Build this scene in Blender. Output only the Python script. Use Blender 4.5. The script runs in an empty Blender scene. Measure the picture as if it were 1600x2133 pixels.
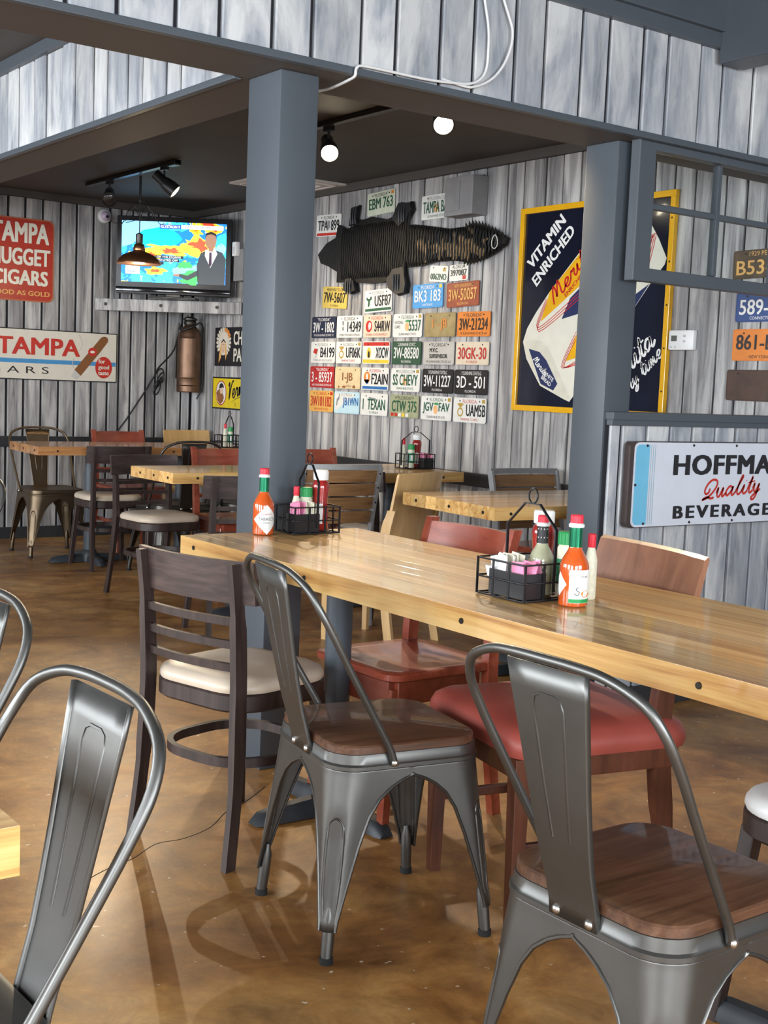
import bpy, bmesh, math, random
from mathutils import Vector, Matrix

RND = random.Random(11)
SC = bpy.context.scene
COL = SC.collection
PI = math.pi

# ------------------------------------------------------------------ camera
YAW, PITCH, ROLL, FPX = 0.634718, 0.100298, 0.0410714, 2627.3
_F = Vector((math.sin(YAW)*math.cos(PITCH), math.cos(YAW)*math.cos(PITCH), -math.sin(PITCH)))
_r = Vector((math.cos(YAW), -math.sin(YAW), 0)); _u = _r.cross(_F)
_c, _s = math.cos(ROLL), math.sin(ROLL)
_right = _c*_r + _s*_u; _up = -_s*_r + _c*_u
cam_d = bpy.data.cameras.new('camera'); cam = bpy.data.objects.new('camera', cam_d); COL.objects.link(cam)
m = Matrix.Identity(4)
for i in range(3):
    m[i][0] = _right[i]; m[i][1] = _up[i]; m[i][2] = -_F[i]
m[2][3] = 1.2
cam.matrix_world = m
cam_d.sensor_fit = 'VERTICAL'; cam_d.sensor_height = 24.0; cam_d.lens = FPX*24.0/2133.0
cam_d.clip_start = 0.05
SC.camera = cam

# ------------------------------------------------------------------ world, light, exposure
world = bpy.data.worlds.new('sky'); SC.world = world; world.use_nodes = True
bg = world.node_tree.nodes['Background']
bg.inputs['Color'].default_value = (0.78, 0.89, 1.0, 1); bg.inputs['Strength'].default_value = 1.0

def area_light(name, loc, direction, sx, sy, power, color):
    d = bpy.data.lights.new(name, 'AREA'); d.shape = 'RECTANGLE'; d.size = sx; d.size_y = sy
    d.energy = power; d.color = color
    o = bpy.data.objects.new(name, d); COL.objects.link(o); o.location = loc
    o.rotation_euler = Vector(direction).to_track_quat('-Z', 'Y').to_euler()
    return o
DAY = (0.90, 0.95, 1.0)
WIN_LEFT = [(-1.6, 0.4), (0.9, 2.9), (3.6, 5.6), (6.1, 8.1)]         # y ranges of the windows in the left wall
WIN_FRONT = [(-1.9, 0.3), (0.9, 3.1)]                    # x ranges of the windows in the wall behind the camera
for a, b in WIN_LEFT:
    area_light('daylight_left', (-2.95, (a+b)/2, 1.5), (1, 0, 0.0), 1.5, b-a, 165, DAY)
for a, b in WIN_FRONT:
    area_light('daylight_front', ((a+b)/2, -2.95, 1.5), (0, 1, 0.0), b-a, 1.5, 140, DAY)
vs = SC.view_settings
vs.view_transform = 'Standard'; vs.look = 'None'; vs.gamma = 1.0; vs.use_curve_mapping = False
vs.exposure = 0.66
cy_ = SC.cycles
cy_.max_bounces = 5; cy_.diffuse_bounces = 2; cy_.glossy_bounces = 2; cy_.transmission_bounces = 2; cy_.transparent_max_bounces = 6
cy_.caustics_reflective = False; cy_.caustics_refractive = False
cy_.use_adaptive_sampling = True; cy_.adaptive_threshold = 0.08

# ------------------------------------------------------------------ helpers: objects
def tag(o, label=None, cat=None, group=None, kind=None):
    if label: o['label'] = label
    if cat: o['category'] = cat
    if group: o['group'] = group
    if kind: o['kind'] = kind
    return o

def thing(name, label, cat, loc=(0, 0, 0), rotz=0.0, group=None):
    o = bpy.data.objects.new(name, None); COL.objects.link(o)
    o.location = loc; o.rotation_euler = (0, 0, rotz); o.empty_display_size = 0.05
    return tag(o, label, cat, group)

class MB:
    def __init__(s): s.v = []; s.f = []
    def add(s, v, f):
        o = len(s.v); s.v += [tuple(p) for p in v]; s.f += [tuple(i+o for i in q) for q in f]; return s
    def box(s, c, d, M=None):
        x, y, z = d[0]/2, d[1]/2, d[2]/2
        v = [Vector((sx*x, sy*y, sz*z)) for sx in (-1, 1) for sy in (-1, 1) for sz in (-1, 1)]
        if M is not None: v = [M @ p for p in v]
        v = [p+Vector(c) for p in v]
        return s.add(v, [(0, 1, 3, 2), (4, 6, 7, 5), (0, 4, 5, 1), (2, 3, 7, 6), (0, 2, 6, 4), (1, 5, 7, 3)])
    def rbox(s, c, d, b=0.003, M=None):
        """box with chamfered edges"""
        bm = bmesh.new(); bmesh.ops.create_cube(bm, size=1.0)
        for p in bm.verts: p.co = Vector((p.co.x*d[0], p.co.y*d[1], p.co.z*d[2]))
        bmesh.ops.bevel(bm, geom=list(bm.edges), offset=b, segments=2, profile=0.6, affect='EDGES')
        bm.verts.index_update()
        v = [p.co.copy() for p in bm.verts]; f = [tuple(q.index for q in fc.verts) for fc in bm.faces]; bm.free()
        if M is not None: v = [M @ p for p in v]
        return s.add([p+Vector(c) for p in v], f)
    def loft(s, rings, cap0=True, cap1=True, closed=True):
        n = len(rings[0]); v = [p for r in rings for p in r]; f = []
        for i in range(len(rings)-1):
            for j in range(n if closed else n-1):
                a = i*n+j; b = i*n+(j+1) % n
                f.append((a, b, b+n, a+n))
        if cap0: f.append(tuple(reversed(range(n))))
        if cap1: f.append(tuple(range((len(rings)-1)*n, len(rings)*n)))
        return s.add(v, f)
    def lathe(s, prof, n=20, c=(0, 0, 0), M=None):
        rings = []
        for r, z in prof:
            ring = [Vector((r*math.cos(2*PI*k/n), r*math.sin(2*PI*k/n), z)) for k in range(n)]
            if M is not None: ring = [M @ p for p in ring]
            rings.append([p+Vector(c) for p in ring])
        return s.loft(rings, prof[0][0] > 1e-6, prof[-1][0] > 1e-6)
    def tube(s, pts, r, n=8, closed=False, flat=None):
        """round tube (or flat=(w,h) rectangular bar) along pts; r may be a list"""
        P = [Vector(p) for p in pts]; N = len(P); rings = []
        up = None
        for i in range(N):
            if closed: t = P[(i+1) % N]-P[i-1]
            else: t = P[min(i+1, N-1)]-P[max(i-1, 0)]
            t.normalize()
            if up is None:
                up = Vector((0, 0, 1)) if abs(t.z) < 0.9 else Vector((1, 0, 0))
            x = t.cross(up)
            if x.length < 1e-5: x = t.orthogonal()
            x.normalize(); y = x.cross(t).normalized(); up = y
            if flat:
                w, h = flat[i] if isinstance(flat, list) else flat
                rings.append([P[i]+x*a*w/2+y*b*h/2 for a, b in ((-1, -1), (1, -1), (1, 1), (-1, 1))])
            else:
                rr = r[i] if isinstance(r, (list, tuple)) else r
                rings.append([P[i]+x*rr*math.cos(2*PI*k/n)+y*rr*math.sin(2*PI*k/n) for k in range(n)])
        if closed:
            rings.append(rings[0]); return s.loft(rings, False, False)
        return s.loft(rings)
    def prism(s, poly, y0, y1):
        """2-d polygon (x,z) extruded along y"""
        n = len(poly)
        v = [(x, y0, z) for x, z in poly]+[(x, y1, z) for x, z in poly]
        f = [tuple(range(n)), tuple(reversed(range(n, 2*n)))]
        f += [(j, j+n, (j+1) % n+n, (j+1) % n) for j in range(n)]
        return s.add(v, f)
    def flat(s, poly, y=0.0):
        n = len(poly)
        return s.add([(x, y, z) for x, z in poly], [tuple(range(n))])
    def ribbon(s, pts, w, y=0.0):
        """flat stroke in the x-z plane with tapered round ends"""
        P = smooth2(pts); n = len(P); L = []; Rr = []
        for i in range(n):
            a = P[max(i-1, 0)]; b = P[min(i+1, n-1)]
            dx, dz = b[0]-a[0], b[1]-a[1]; l = math.hypot(dx, dz) or 1
            k = w/2*(1 if 0 < i < n-1 else 0.55)
            L.append((P[i][0]-dz/l*k, y, P[i][1]+dx/l*k)); Rr.append((P[i][0]+dz/l*k, y, P[i][1]-dx/l*k))
        v = L+Rr
        return s.add(v, [(i, i+1, n+i+1, n+i) for i in range(n-1)])
    def xf(s, M):
        s.v = [tuple(M @ Vector(p)) for p in s.v]; return s
    def mesh(s, name, smooth=None):
        me = bpy.data.meshes.new(name); me.from_pydata(s.v, [], s.f)
        bm = bmesh.new(); bm.from_mesh(me); bmesh.ops.recalc_face_normals(bm, faces=bm.faces); bm.to_mesh(me); bm.free()
        if smooth is not None:
            me.shade_smooth(); me.set_sharp_from_angle(angle=math.radians(smooth))
        return me
    def build(s, name, mat, parent=None, smooth=None, loc=None, rot=None):
        o = bpy.data.objects.new(name, s.mesh(name, smooth)); COL.objects.link(o)
        if mat: o.data.materials.append(mat)
        if parent: o.parent = parent
        if loc: o.location = loc
        if rot: o.rotation_euler = rot
        return o

def smooth2(pts, k=5):
    if len(pts) < 3: return [tuple(p) for p in pts]
    out = []; n = len(pts)
    for i in range(n-1):
        p0 = pts[max(i-1, 0)]; p1 = pts[i]; p2 = pts[i+1]; p3 = pts[min(i+2, n-1)]
        for j in range(k):
            t = j/k
            out.append(tuple(0.5*((2*b)+(-a+c)*t+(2*a-5*b+4*c-d)*t*t+(-a+3*b-3*c+d)*t**3) for a, b, c, d in zip(p0, p1, p2, p3)))
    out.append(tuple(pts[-1])); return out

def rsq(a, r, n=6, z=0.0, b=None):
    """rounded rectangle ring, half sizes a,b"""
    b = a if b is None else b; out = []
    for cx, cy, a0 in ((a-r, b-r, 0), (-a+r, b-r, 90), (-a+r, -b+r, 180), (a-r, -b+r, 270)):
        for k in range(n+1):
            t = math.radians(a0+90*k/n); out.append(Vector((cx+r*math.cos(t), cy+r*math.sin(t), z)))
    return out
def rrect(w, h, r, n=5):
    return [(p.x, p.y) for p in rsq(w/2, r, n, 0, h/2)]
def ell(cx, cz, a, b, n=24):
    return [(cx+a*math.cos(2*PI*k/n), cz+b*math.sin(2*PI*k/n)) for k in range(n)]

def dup(root, label, loc=None, rotz=None, name=None):
    r = root.copy(); COL.objects.link(r)
    if name: r.name = name
    r['label'] = label
    if loc is not None: r.location = loc
    if rotz is not None: r.rotation_euler = (0, 0, rotz)
    def kids(a, b):
        for ch in list(a.children):
            c = ch.copy(); COL.objects.link(c); c.parent = b; kids(ch, c)
    kids(root, r); return r

# ------------------------------------------------------------------ helpers: lettering
def text_mb(s, w=None, h=None, bold=0.0, shear=0.0, spacing=1.0, res=3, align='C'):
    """text as flat geometry in the x-z plane, scaled to w x h, centred (or left-aligned) at the origin"""
    cu = bpy.data.curves.new('txt', 'FONT'); cu.body = s; cu.offset = 0.0; cu.shear = shear; cu.space_character = spacing
    cu.resolution_u = res; cu.fill_mode = 'FRONT'
    ob = bpy.data.objects.new('txt', cu); COL.objects.link(ob)
    dg = bpy.context.evaluated_depsgraph_get(); dg.update()
    me = bpy.data.meshes.new_from_object(ob.evaluated_get(dg))
    v = [(p.co.x, p.co.y) for p in me.vertices]; f = [tuple(q.vertices) for q in me.polygons]
    bpy.data.objects.remove(ob); bpy.data.curves.remove(cu); bpy.data.meshes.remove(me)
    mb = MB()
    if not v: return mb
    if bold > 0.015:
        n0 = len(v); v0 = list(v); f0 = list(f)
        for kx, ky in ((-1, 0), (1, 0), (-0.5, 0), (0.5, 0), (0, 0.45), (0, -0.45), (-1, 0.45), (1, 0.45), (-1, -0.45), (1, -0.45)):
            o_ = len(v); v += [(p[0]+kx*bold, p[1]+ky*bold) for p in v0]; f += [tuple(i+o_ for i in q) for q in f0]
    else: n0 = len(v)
    x0 = min(p[0] for p in v); x1 = max(p[0] for p in v); y0 = min(p[1] for p in v); y1 = max(p[1] for p in v)
    sy = (h/(y1-y0)) if h else None; sx = (w/(x1-x0)) if w else sy
    if sy is None: sy = sx
    cx = (x0+x1)/2 if align == 'C' else x0; cy = (y0+y1)/2
    for q_, fc in enumerate(f):      # every face on a hair of its own, so that overlapping strokes of a glyph never coincide
        mb.add([((v[i][0]-cx)*sx, -0.00008*(i//n0)-0.000012*(q_ % 7), (v[i][1]-cy)*sy) for i in fc], [tuple(range(len(fc)))])
    return mb
def put(mb, x, z, y=-0.001, rot=0.0):
    c, s = math.cos(rot), math.sin(rot)
    mb.v = [(x+p[0]*c-p[2]*s, y+p[1], z+p[0]*s+p[2]*c) for p in mb.v]; return mb
def lettering(parent, name, s, mat, x, z, w, h, y=-0.001, rot=0.0, **k):
    return put(text_mb(s, w, h, **k), x, z, y, rot).build(name, mat, parent)

# ------------------------------------------------------------------ materials
def nodes(name):
    mt = bpy.data.materials.new(name); mt.use_nodes = True
    nt = mt.node_tree; return mt, nt, nt.nodes['Principled BSDF']
def N(nt, t, **k):
    n = nt.nodes.new(t)
    for a, b in k.items(): setattr(n, a, b)
    return n
_plain = {}
def plain(name, col, rough=0.5, metal=0.0, coat=0.0, var=0.06, scale=18.0, bump=0.0, trans=0.0, ior=1.45, spec=0.5):
    """paint, metal, plastic or fabric with a little procedural unevenness"""
    if name in _plain: return _plain[name]
    mt, nt, p = nodes(name)
    tc = N(nt, 'ShaderNodeTexCoord'); no = N(nt, 'ShaderNodeTexNoise'); no.inputs['Scale'].default_value = scale; no.inputs['Detail'].default_value = 4
    nt.links.new(tc.outputs['Object'], no.inputs['Vector'])
    rp = N(nt, 'ShaderNodeValToRGB')
    rp.color_ramp.elements[0].position = 0.3; rp.color_ramp.elements[1].position = 0.7
    rp.color_ramp.elements[0].color = tuple(c*(1-var) for c in col)+(1,)
    rp.color_ramp.elements[1].color = tuple(min(1, c*(1+var)) for c in col)+(1,)
    nt.links.new(no.outputs['Fac'], rp.inputs['Fac']); nt.links.new(rp.outputs['Color'], p.inputs['Base Color'])
    p.inputs['Roughness'].default_value = rough; p.inputs['Metallic'].default_value = metal; p.inputs['Coat Weight'].default_value = coat
    p.inputs['Coat Roughness'].default_value = 0.05; p.inputs['Transmission Weight'].default_value = trans; p.inputs['IOR'].default_value = ior
    p.inputs['Specular IOR Level'].default_value = spec
    if bump:
        b = N(nt, 'ShaderNodeBump'); b.inputs['Strength'].default_value = bump; b.inputs['Distance'].default_value = 0.004
        nt.links.new(no.outputs['Fac'], b.inputs['Height']); nt.links.new(b.outputs['Normal'], p.inputs['Normal'])
    _plain[name] = mt; return mt
def glow(name, col, strength):
    if name in _plain: return _plain[name]
    mt, nt, p = nodes(name)
    p.inputs['Base Color'].default_value = tuple(col)+(1,)
    p.inputs['Emission Color'].default_value = tuple(col)+(1,); p.inputs['Emission Strength'].default_value = strength
    _plain[name] = mt; return mt
def wood(name, stops, axis=0, stretch=14.0, scale=2.2, rough=0.4, coat=0.0, tone=0.25, bump=0.08, spec=0.5, contrast=(0.28, 0.72)):
    """grained wood: noise drawn out along one local axis, each piece a tone of its own"""
    mt, nt, p = nodes(name)
    tc = N(nt, 'ShaderNodeTexCoord'); oi = N(nt, 'ShaderNodeObjectInfo')
    mul = N(nt, 'ShaderNodeMath', operation='MULTIPLY'); mul.inputs[1].default_value = 37.0
    nt.links.new(oi.outputs['Random'], mul.inputs[0])
    ad = N(nt, 'ShaderNodeVectorMath', operation='ADD')
    nt.links.new(tc.outputs['Object'], ad.inputs[0]); nt.links.new(mul.outputs[0], ad.inputs[1])
    mp = N(nt, 'ShaderNodeMapping'); s = [stretch]*3; s[axis] = 1.0; mp.inputs['Scale'].default_value = s
    nt.links.new(ad.outputs[0], mp.inputs['Vector'])
    n1 = N(nt, 'ShaderNodeTexNoise'); n1.inputs['Scale'].default_value = scale; n1.inputs['Detail'].default_value = 7; n1.inputs['Roughness'].default_value = 0.62; n1.inputs['Distortion'].default_value = 0.5
    nt.links.new(mp.outputs[0], n1.inputs['Vector'])
    rp = N(nt, 'ShaderNodeValToRGB'); el = rp.color_ramp.elements
    while len(el) < len(stops): el.new(0.5)
    for i, c in enumerate(stops):
        el[i].position = contrast[0]+(contrast[1]-contrast[0])*i/(len(stops)-1); el[i].color = tuple(c)+(1,)
    nt.links.new(n1.outputs['Fac'], rp.inputs['Fac'])
    hs = N(nt, 'ShaderNodeHueSaturation'); mr = N(nt, 'ShaderNodeMapRange')
    mr.inputs['To Min'].default_value = 1-tone; mr.inputs['To Max'].default_value = 1+tone*0.6
    wn = N(nt, 'ShaderNodeTexWhiteNoise', noise_dimensions='1D'); nt.links.new(oi.outputs['Random'], wn.inputs['W'])
    nt.links.new(wn.outputs['Value'], mr.inputs['Value']); nt.links.new(mr.outputs[0], hs.inputs['Value'])
    nt.links.new(rp.outputs['Color'], hs.inputs['Color']); nt.links.new(hs.outputs[0], p.inputs['Base Color'])
    p.inputs['Roughness'].default_value = rough; p.inputs['Coat Weight'].default_value = coat; p.inputs['Coat Roughness'].default_value = 0.06
    p.inputs['Specular IOR Level'].default_value = spec
    b = N(nt, 'ShaderNodeBump'); b.inputs['Strength'].default_value = bump; b.inputs['Distance'].default_value = 0.003
    nt.links.new(n1.outputs['Fac'], b.inputs['Height']); nt.links.new(b.outputs['Normal'], p.inputs['Normal'])
    return mt
def plank_paint(name, dark, mid, light, whitewash, gs=(42, 42, 1.3), ws=(15, 15, 1.6), mixk=0.75):
    """weathered boards: grey stain with dragged whitewash"""
    mt, nt, p = nodes(name)
    tc = N(nt, 'ShaderNodeTexCoord'); oi = N(nt, 'ShaderNodeObjectInfo')
    mul = N(nt, 'ShaderNodeMath', operation='MULTIPLY'); mul.inputs[1].default_value = 53.0
    nt.links.new(oi.outputs['Random'], mul.inputs[0])
    ad = N(nt, 'ShaderNodeVectorMath', operation='ADD')
    nt.links.new(tc.outputs['Object'], ad.inputs[0]); nt.links.new(mul.outputs[0], ad.inputs[1])
    def noise(sc3, detail, rough, dist):
        mp = N(nt, 'ShaderNodeMapping'); mp.inputs['Scale'].default_value = sc3; nt.links.new(ad.outputs[0], mp.inputs['Vector'])
        n = N(nt, 'ShaderNodeTexNoise'); n.inputs['Scale'].default_value = 1.0; n.inputs['Detail'].default_value = detail
        n.inputs['Roughness'].default_value = rough; n.inputs['Distortion'].default_value = dist
        nt.links.new(mp.outputs[0], n.inputs['Vector']); return n
    g = noise(gs, 8, 0.65, 0.25)
    w = noise(ws, 7, 0.62, 0.45)
    r1 = N(nt, 'ShaderNodeValToRGB'); e = r1.color_ramp.elements
    e.new(0.5); e[0].position = 0.30; e[1].position = 0.5; e[2].position = 0.68
    e[0].color = dark+(1,); e[1].color = mid+(1,); e[2].color = light+(1,)
    nt.links.new(g.outputs['Fac'], r1.inputs['Fac'])
    r2 = N(nt, 'ShaderNodeValToRGB'); r2.color_ramp.elements[0].position = 0.44; r2.color_ramp.elements[1].position = 0.62
    nt.links.new(w.outputs['Fac'], r2.inputs['Fac'])
    mx = N(nt, 'ShaderNodeMix', data_type='RGBA'); mx.inputs[7].default_value = whitewash+(1,)
    mm = N(nt, 'ShaderNodeMath', operation='MULTIPLY'); mm.inputs[1].default_value = mixk
    nt.links.new(r2.outputs['Color'], mm.inputs[0]); nt.links.new(mm.outputs[0], mx.inputs[0]); nt.links.new(r1.outputs['Color'], mx.inputs[6])
    wn = N(nt, 'ShaderNodeTexWhiteNoise', noise_dimensions='1D'); nt.links.new(oi.outputs['Random'], wn.inputs['W'])
    mr = N(nt, 'ShaderNodeMapRange'); mr.inputs['To Min'].default_value = 0.82; mr.inputs['To Max'].default_value = 1.1
    hs = N(nt, 'ShaderNodeHueSaturation'); nt.links.new(wn.outputs['Value'], mr.inputs['Value']); nt.links.new(mr.outputs[0], hs.inputs['Value'])
    nt.links.new(mx.outputs[2], hs.inputs['Color']); nt.links.new(hs.outputs[0], p.inputs['Base Color'])
    p.inputs['Roughness'].default_value = 0.62
    b = N(nt, 'ShaderNodeBump'); b.inputs['Strength'].default_value = 0.25; b.inputs['Distance'].default_value = 0.003
    nt.links.new(g.outputs['Fac'], b.inputs['Height']); nt.links.new(b.outputs['Normal'], p.inputs['Normal'])
    return mt

def floor_mat():
    mt, nt, p = nodes('stained_concrete')
    tc = N(nt, 'ShaderNodeTexCoord')
    def noise(s, d, r, dist=0.0):
        n = N(nt, 'ShaderNodeTexNoise'); n.inputs['Scale'].default_value = s; n.inputs['Detail'].default_value = d; n.inputs['Roughness'].default_value = r; n.inputs['Distortion'].default_value = dist
        nt.links.new(tc.outputs['Object'], n.inputs['Vector']); return n
    a = noise(1.6, 10, 0.66, 1.0); b = noise(6.0, 10, 0.74, 0.6); c = noise(60, 5, 0.6)
    r1 = N(nt, 'ShaderNodeValToRGB'); e = r1.color_ramp.elements; e.new(0.5); e.new(0.6)
    for i, (ps, cl) in enumerate(((0.28, (0.145, 0.056, 0.015)), (0.42, (0.285, 0.13, 0.035)), (0.54, (0.41, 0.215, 0.068)), (0.70, (0.51, 0.32, 0.135)))):
        e[i].position = ps; e[i].color = cl+(1,)
    nt.links.new(a.outputs['Fac'], r1.inputs['Fac'])
    r2 = N(nt, 'ShaderNodeValToRGB'); r2.color_ramp.elements[0].position = 0.3; r2.color_ramp.elements[1].position = 0.7
    r2.color_ramp.elements[0].color = (0.45, 0.40, 0.36, 1); r2.color_ramp.elements[1].color = (1.38, 1.34, 1.25, 1)
    nt.links.new(b.outputs['Fac'], r2.inputs['Fac'])
    mx = N(nt, 'ShaderNodeMix', data_type='RGBA', blend_type='MULTIPLY'); mx.inputs[0].default_value = 1.0
    nt.links.new(r1.outputs['Color'], mx.inputs[6]); nt.links.new(r2.outputs['Color'], mx.inputs[7])
    fl = noise(38, 2, 0.5); r3 = N(nt, 'ShaderNodeValToRGB'); r3.color_ramp.elements[0].position = 0.715; r3.color_ramp.elements[1].position = 0.74
    nt.links.new(fl.outputs['Fac'], r3.inputs['Fac'])
    mf = N(nt, 'ShaderNodeMix', data_type='RGBA'); mf.inputs[7].default_value = (0.62, 0.50, 0.36, 1)
    nt.links.new(r3.outputs['Color'], mf.inputs[0]); nt.links.new(mx.outputs[2], mf.inputs[6]); nt.links.new(mf.outputs[2], p.inputs['Base Color'])
    rr = N(nt, 'ShaderNodeMapRange'); rr.inputs['To Min'].default_value = 0.30; rr.inputs['To Max'].default_value = 0.55
    nt.links.new(b.outputs['Fac'], rr.inputs['Value']); nt.links.new(rr.outputs[0], p.inputs['Roughness'])
    bp = N(nt, 'ShaderNodeBump'); bp.inputs['Strength'].default_value = 0.12; bp.inputs['Distance'].default_value = 0.004
    mix = N(nt, 'ShaderNodeMath', operation='ADD'); nt.links.new(b.outputs['Fac'], mix.inputs[0]); nt.links.new(c.outputs['Fac'], mix.inputs[1])
    nt.links.new(mix.outputs[0], bp.inputs['Height']); nt.links.new(bp.outputs['Normal'], p.inputs['Normal'])
    p.inputs['Coat Weight'].default_value = 0.08; p.inputs['Coat Roughness'].default_value = 0.2
    return mt

def glass_mat():
    mt, nt, p = nodes('window_glass')
    out = nt.nodes['Material Output']
    tr = N(nt, 'ShaderNodeBsdfTransparent'); tr.inputs['Color'].default_value = (0.96, 0.98, 0.98, 1)
    gl = N(nt, 'ShaderNodeBsdfGlossy'); gl.inputs['Roughness'].default_value = 0.02
    lw = N(nt, 'ShaderNodeLayerWeight'); lw.inputs['Blend'].default_value = 0.12
    fr = N(nt, 'ShaderNodeMath', operation='MULTIPLY_ADD'); fr.inputs[1].default_value = 0.25; fr.inputs[2].default_value = 0.0
    nt.links.new(lw.outputs['Fresnel'], fr.inputs[0])
    mx = N(nt, 'ShaderNodeMixShader'); nt.links.new(fr.outputs[0], mx.inputs[0]); nt.links.new(tr.outputs[0], mx.inputs[1]); nt.links.new(gl.outputs[0], mx.inputs[2])
    nt.links.new(mx.outputs[0], out.inputs['Surface'])
    return mt

M_FLOOR = floor_mat()
M_PLANK = plank_paint('weathered_plank', (0.105, 0.102, 0.108), (0.255, 0.25, 0.255), (0.40, 0.392, 0.388), (0.62, 0.608, 0.59))
M_PLANK2 = plank_paint('brushed_header_plank', (0.17, 0.19, 0.222), (0.325, 0.348, 0.388), (0.44, 0.455, 0.48), (0.70, 0.705, 0.69), (19, 19, 2.4), (8, 8, 2.2), 0.7)
M_SLATE = plain('slate_blue_paint', (0.072, 0.086, 0.102), 0.42, var=0.05, scale=5, bump=0.05)
M_CEIL = plain('dark_ceiling_paint', (0.075, 0.068, 0.062), 0.7, var=0.1, scale=3)
M_GAP = plain('black_board_gap', (0.012, 0.013, 0.018), 0.8)
M_BLACKTRIM = plain('black_trim_paint', (0.03, 0.032, 0.036), 0.45)
M_BROWN = plain('dark_brown_soffit_paint', (0.085, 0.075, 0.068), 0.6, var=0.05, scale=3)
M_GLASS = glass_mat()
M_TOP = wood('table_maple', [(0.30, 0.12, 0.032), (0.56, 0.29, 0.088), (0.71, 0.43, 0.15), (0.78, 0.52, 0.22)], 0, 22, 1.5, 0.38, 0.42, 0.28, 0.008, spec=0.3, contrast=(0.27, 0.64))
M_TOPWARM = wood('table_cedar', [(0.20, 0.07, 0.022), (0.36, 0.15, 0.05), (0.46, 0.22, 0.08), (0.50, 0.27, 0.11)], 0, 18, 1.6, 0.25, 0.4, 0.25, 0.03, contrast=(0.22, 0.66))
M_DARKWOOD = wood('espresso_wood', [(0.014, 0.009, 0.008), (0.034, 0.021, 0.018), (0.058, 0.037, 0.032)], 2, 10, 3.5, 0.46, 0.04, 0.1, 0.05)
M_CREST = wood('espresso_crest_wood', [(0.016, 0.010, 0.009), (0.042, 0.026, 0.023), (0.078, 0.050, 0.044)], 1, 12, 4, 0.46, 0.04, 0.1, 0.05)
M_REDWOOD = wood('cherry_red_wood', [(0.17, 0.028, 0.014), (0.27, 0.055, 0.028), (0.34, 0.085, 0.045)], 1, 8, 3, 0.3, 0.4, 0.12, 0.03)
M_MAHOG = wood('mahogany_wood', [(0.06, 0.02, 0.012), (0.11, 0.036, 0.02), (0.16, 0.055, 0.03)], 2, 8, 3, 0.35, 0.3, 0.1, 0.03)
M_PLY = wood('walnut_ply', [(0.15, 0.058, 0.03), (0.25, 0.105, 0.055), (0.33, 0.155, 0.085)], 2, 4, 3.2, 0.4, 0.2, 0.08, 0.03)
M_MAPLE = wood('pale_maple_ply', [(0.52, 0.31, 0.12), (0.64, 0.40, 0.17), (0.72, 0.48, 0.22)], 2, 8, 2.5, 0.4, 0.3, 0.06, 0.02)
M_SEATWOOD = wood('walnut_seat_wood', [(0.045, 0.02, 0.011), (0.10, 0.045, 0.024), (0.155, 0.078, 0.042)], 0, 14, 4, 0.42, 0.25, 0.1, 0.06)
M_SLATWOOD = wood('brown_slat_wood', [(0.17, 0.085, 0.036), (0.27, 0.145, 0.062), (0.34, 0.19, 0.085)], 1, 10, 4, 0.5, 0.0, 0.15, 0.05)
M_GUN = plain('gunmetal', (0.145, 0.145, 0.138), 0.40, 0.9, var=0.1, scale=8)
M_BRONZE = plain('bronze_metal', (0.13, 0.095, 0.06), 0.4, 0.85, var=0.15, scale=8)
M_BLACKMETAL = plain('blackened_metal', (0.075, 0.07, 0.062), 0.4, 0.8, var=0.1, scale=8)
M_GREYMETAL = plain('grey_frame_metal', (0.36, 0.37, 0.38), 0.45, 0.5, var=0.06)
M_STEEL = plain('bright_steel', (0.62, 0.61, 0.58), 0.3, 1.0)
M_CASTIRON = plain('black_cast_iron', (0.035, 0.04, 0.046), 0.5, 0.2, var=0.1, bump=0.1)
M_CREAM = plain('cream_vinyl', (0.60, 0.50, 0.39), 0.38, var=0.05, scale=6, bump=0.05)
M_WHITEVINYL = plain('white_vinyl', (0.70, 0.70, 0.68), 0.35, var=0.03, scale=6)
M_REDVINYL = plain('red_vinyl', (0.33, 0.068, 0.05), 0.42, var=0.06, scale=9, bump=0.08)
M_BLACK = plain('black_plastic', (0.012, 0.012, 0.014), 0.35)
M_BLACKWIRE = plain('black_wire', (0.015, 0.015, 0.017), 0.4, 0.4)
M_WHITE = plain('white_print', (0.80, 0.80, 0.78), 0.5, var=0.02)
M_WHITEPLASTIC = plain('white_plastic', (0.78, 0.78, 0.77), 0.35, var=0.02)
M_INK = plain('black_ink', (0.012, 0.012, 0.016), 0.45)
M_RUBBER = plain('black_rubber', (0.012, 0.012, 0.012), 0.8)
M_SCREW = plain('dark_screw', (0.03, 0.025, 0.02), 0.4, 0.6)

# ------------------------------------------------------------------ the setting
XL, YR = 4.585, 8.80         # plate wall plane, back wall plane
def struct(name, mb, mat, label=None, smooth=None, parent=None):
    o = mb.build(name, mat, parent, smooth)
    if parent is None: o['kind'] = 'structure'
    if label: o['label'] = label
    return o
floor = struct('floor', MB().box((0.9, 3.0, -0.05), (7.6, 12.0, 0.1)), M_FLOOR, 'brown stained and polished concrete floor')
struct('ceiling', MB().box((0.9, 0.2, 2.70), (7.6, 6.2, 0.1)), M_CEIL, 'dark ceiling over the near room')
struct('ceiling', MB().box((-0.45, 6.15, 2.55), (4.8, 5.4, 0.1)), M_CEIL, 'dark ceiling left of the inner beam')
struct('ceiling', MB().box((3.3, 6.1, 2.50), (2.75, 5.5, 0.1)), M_CEIL, 'low dark ceiling over the plate wall room')

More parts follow.
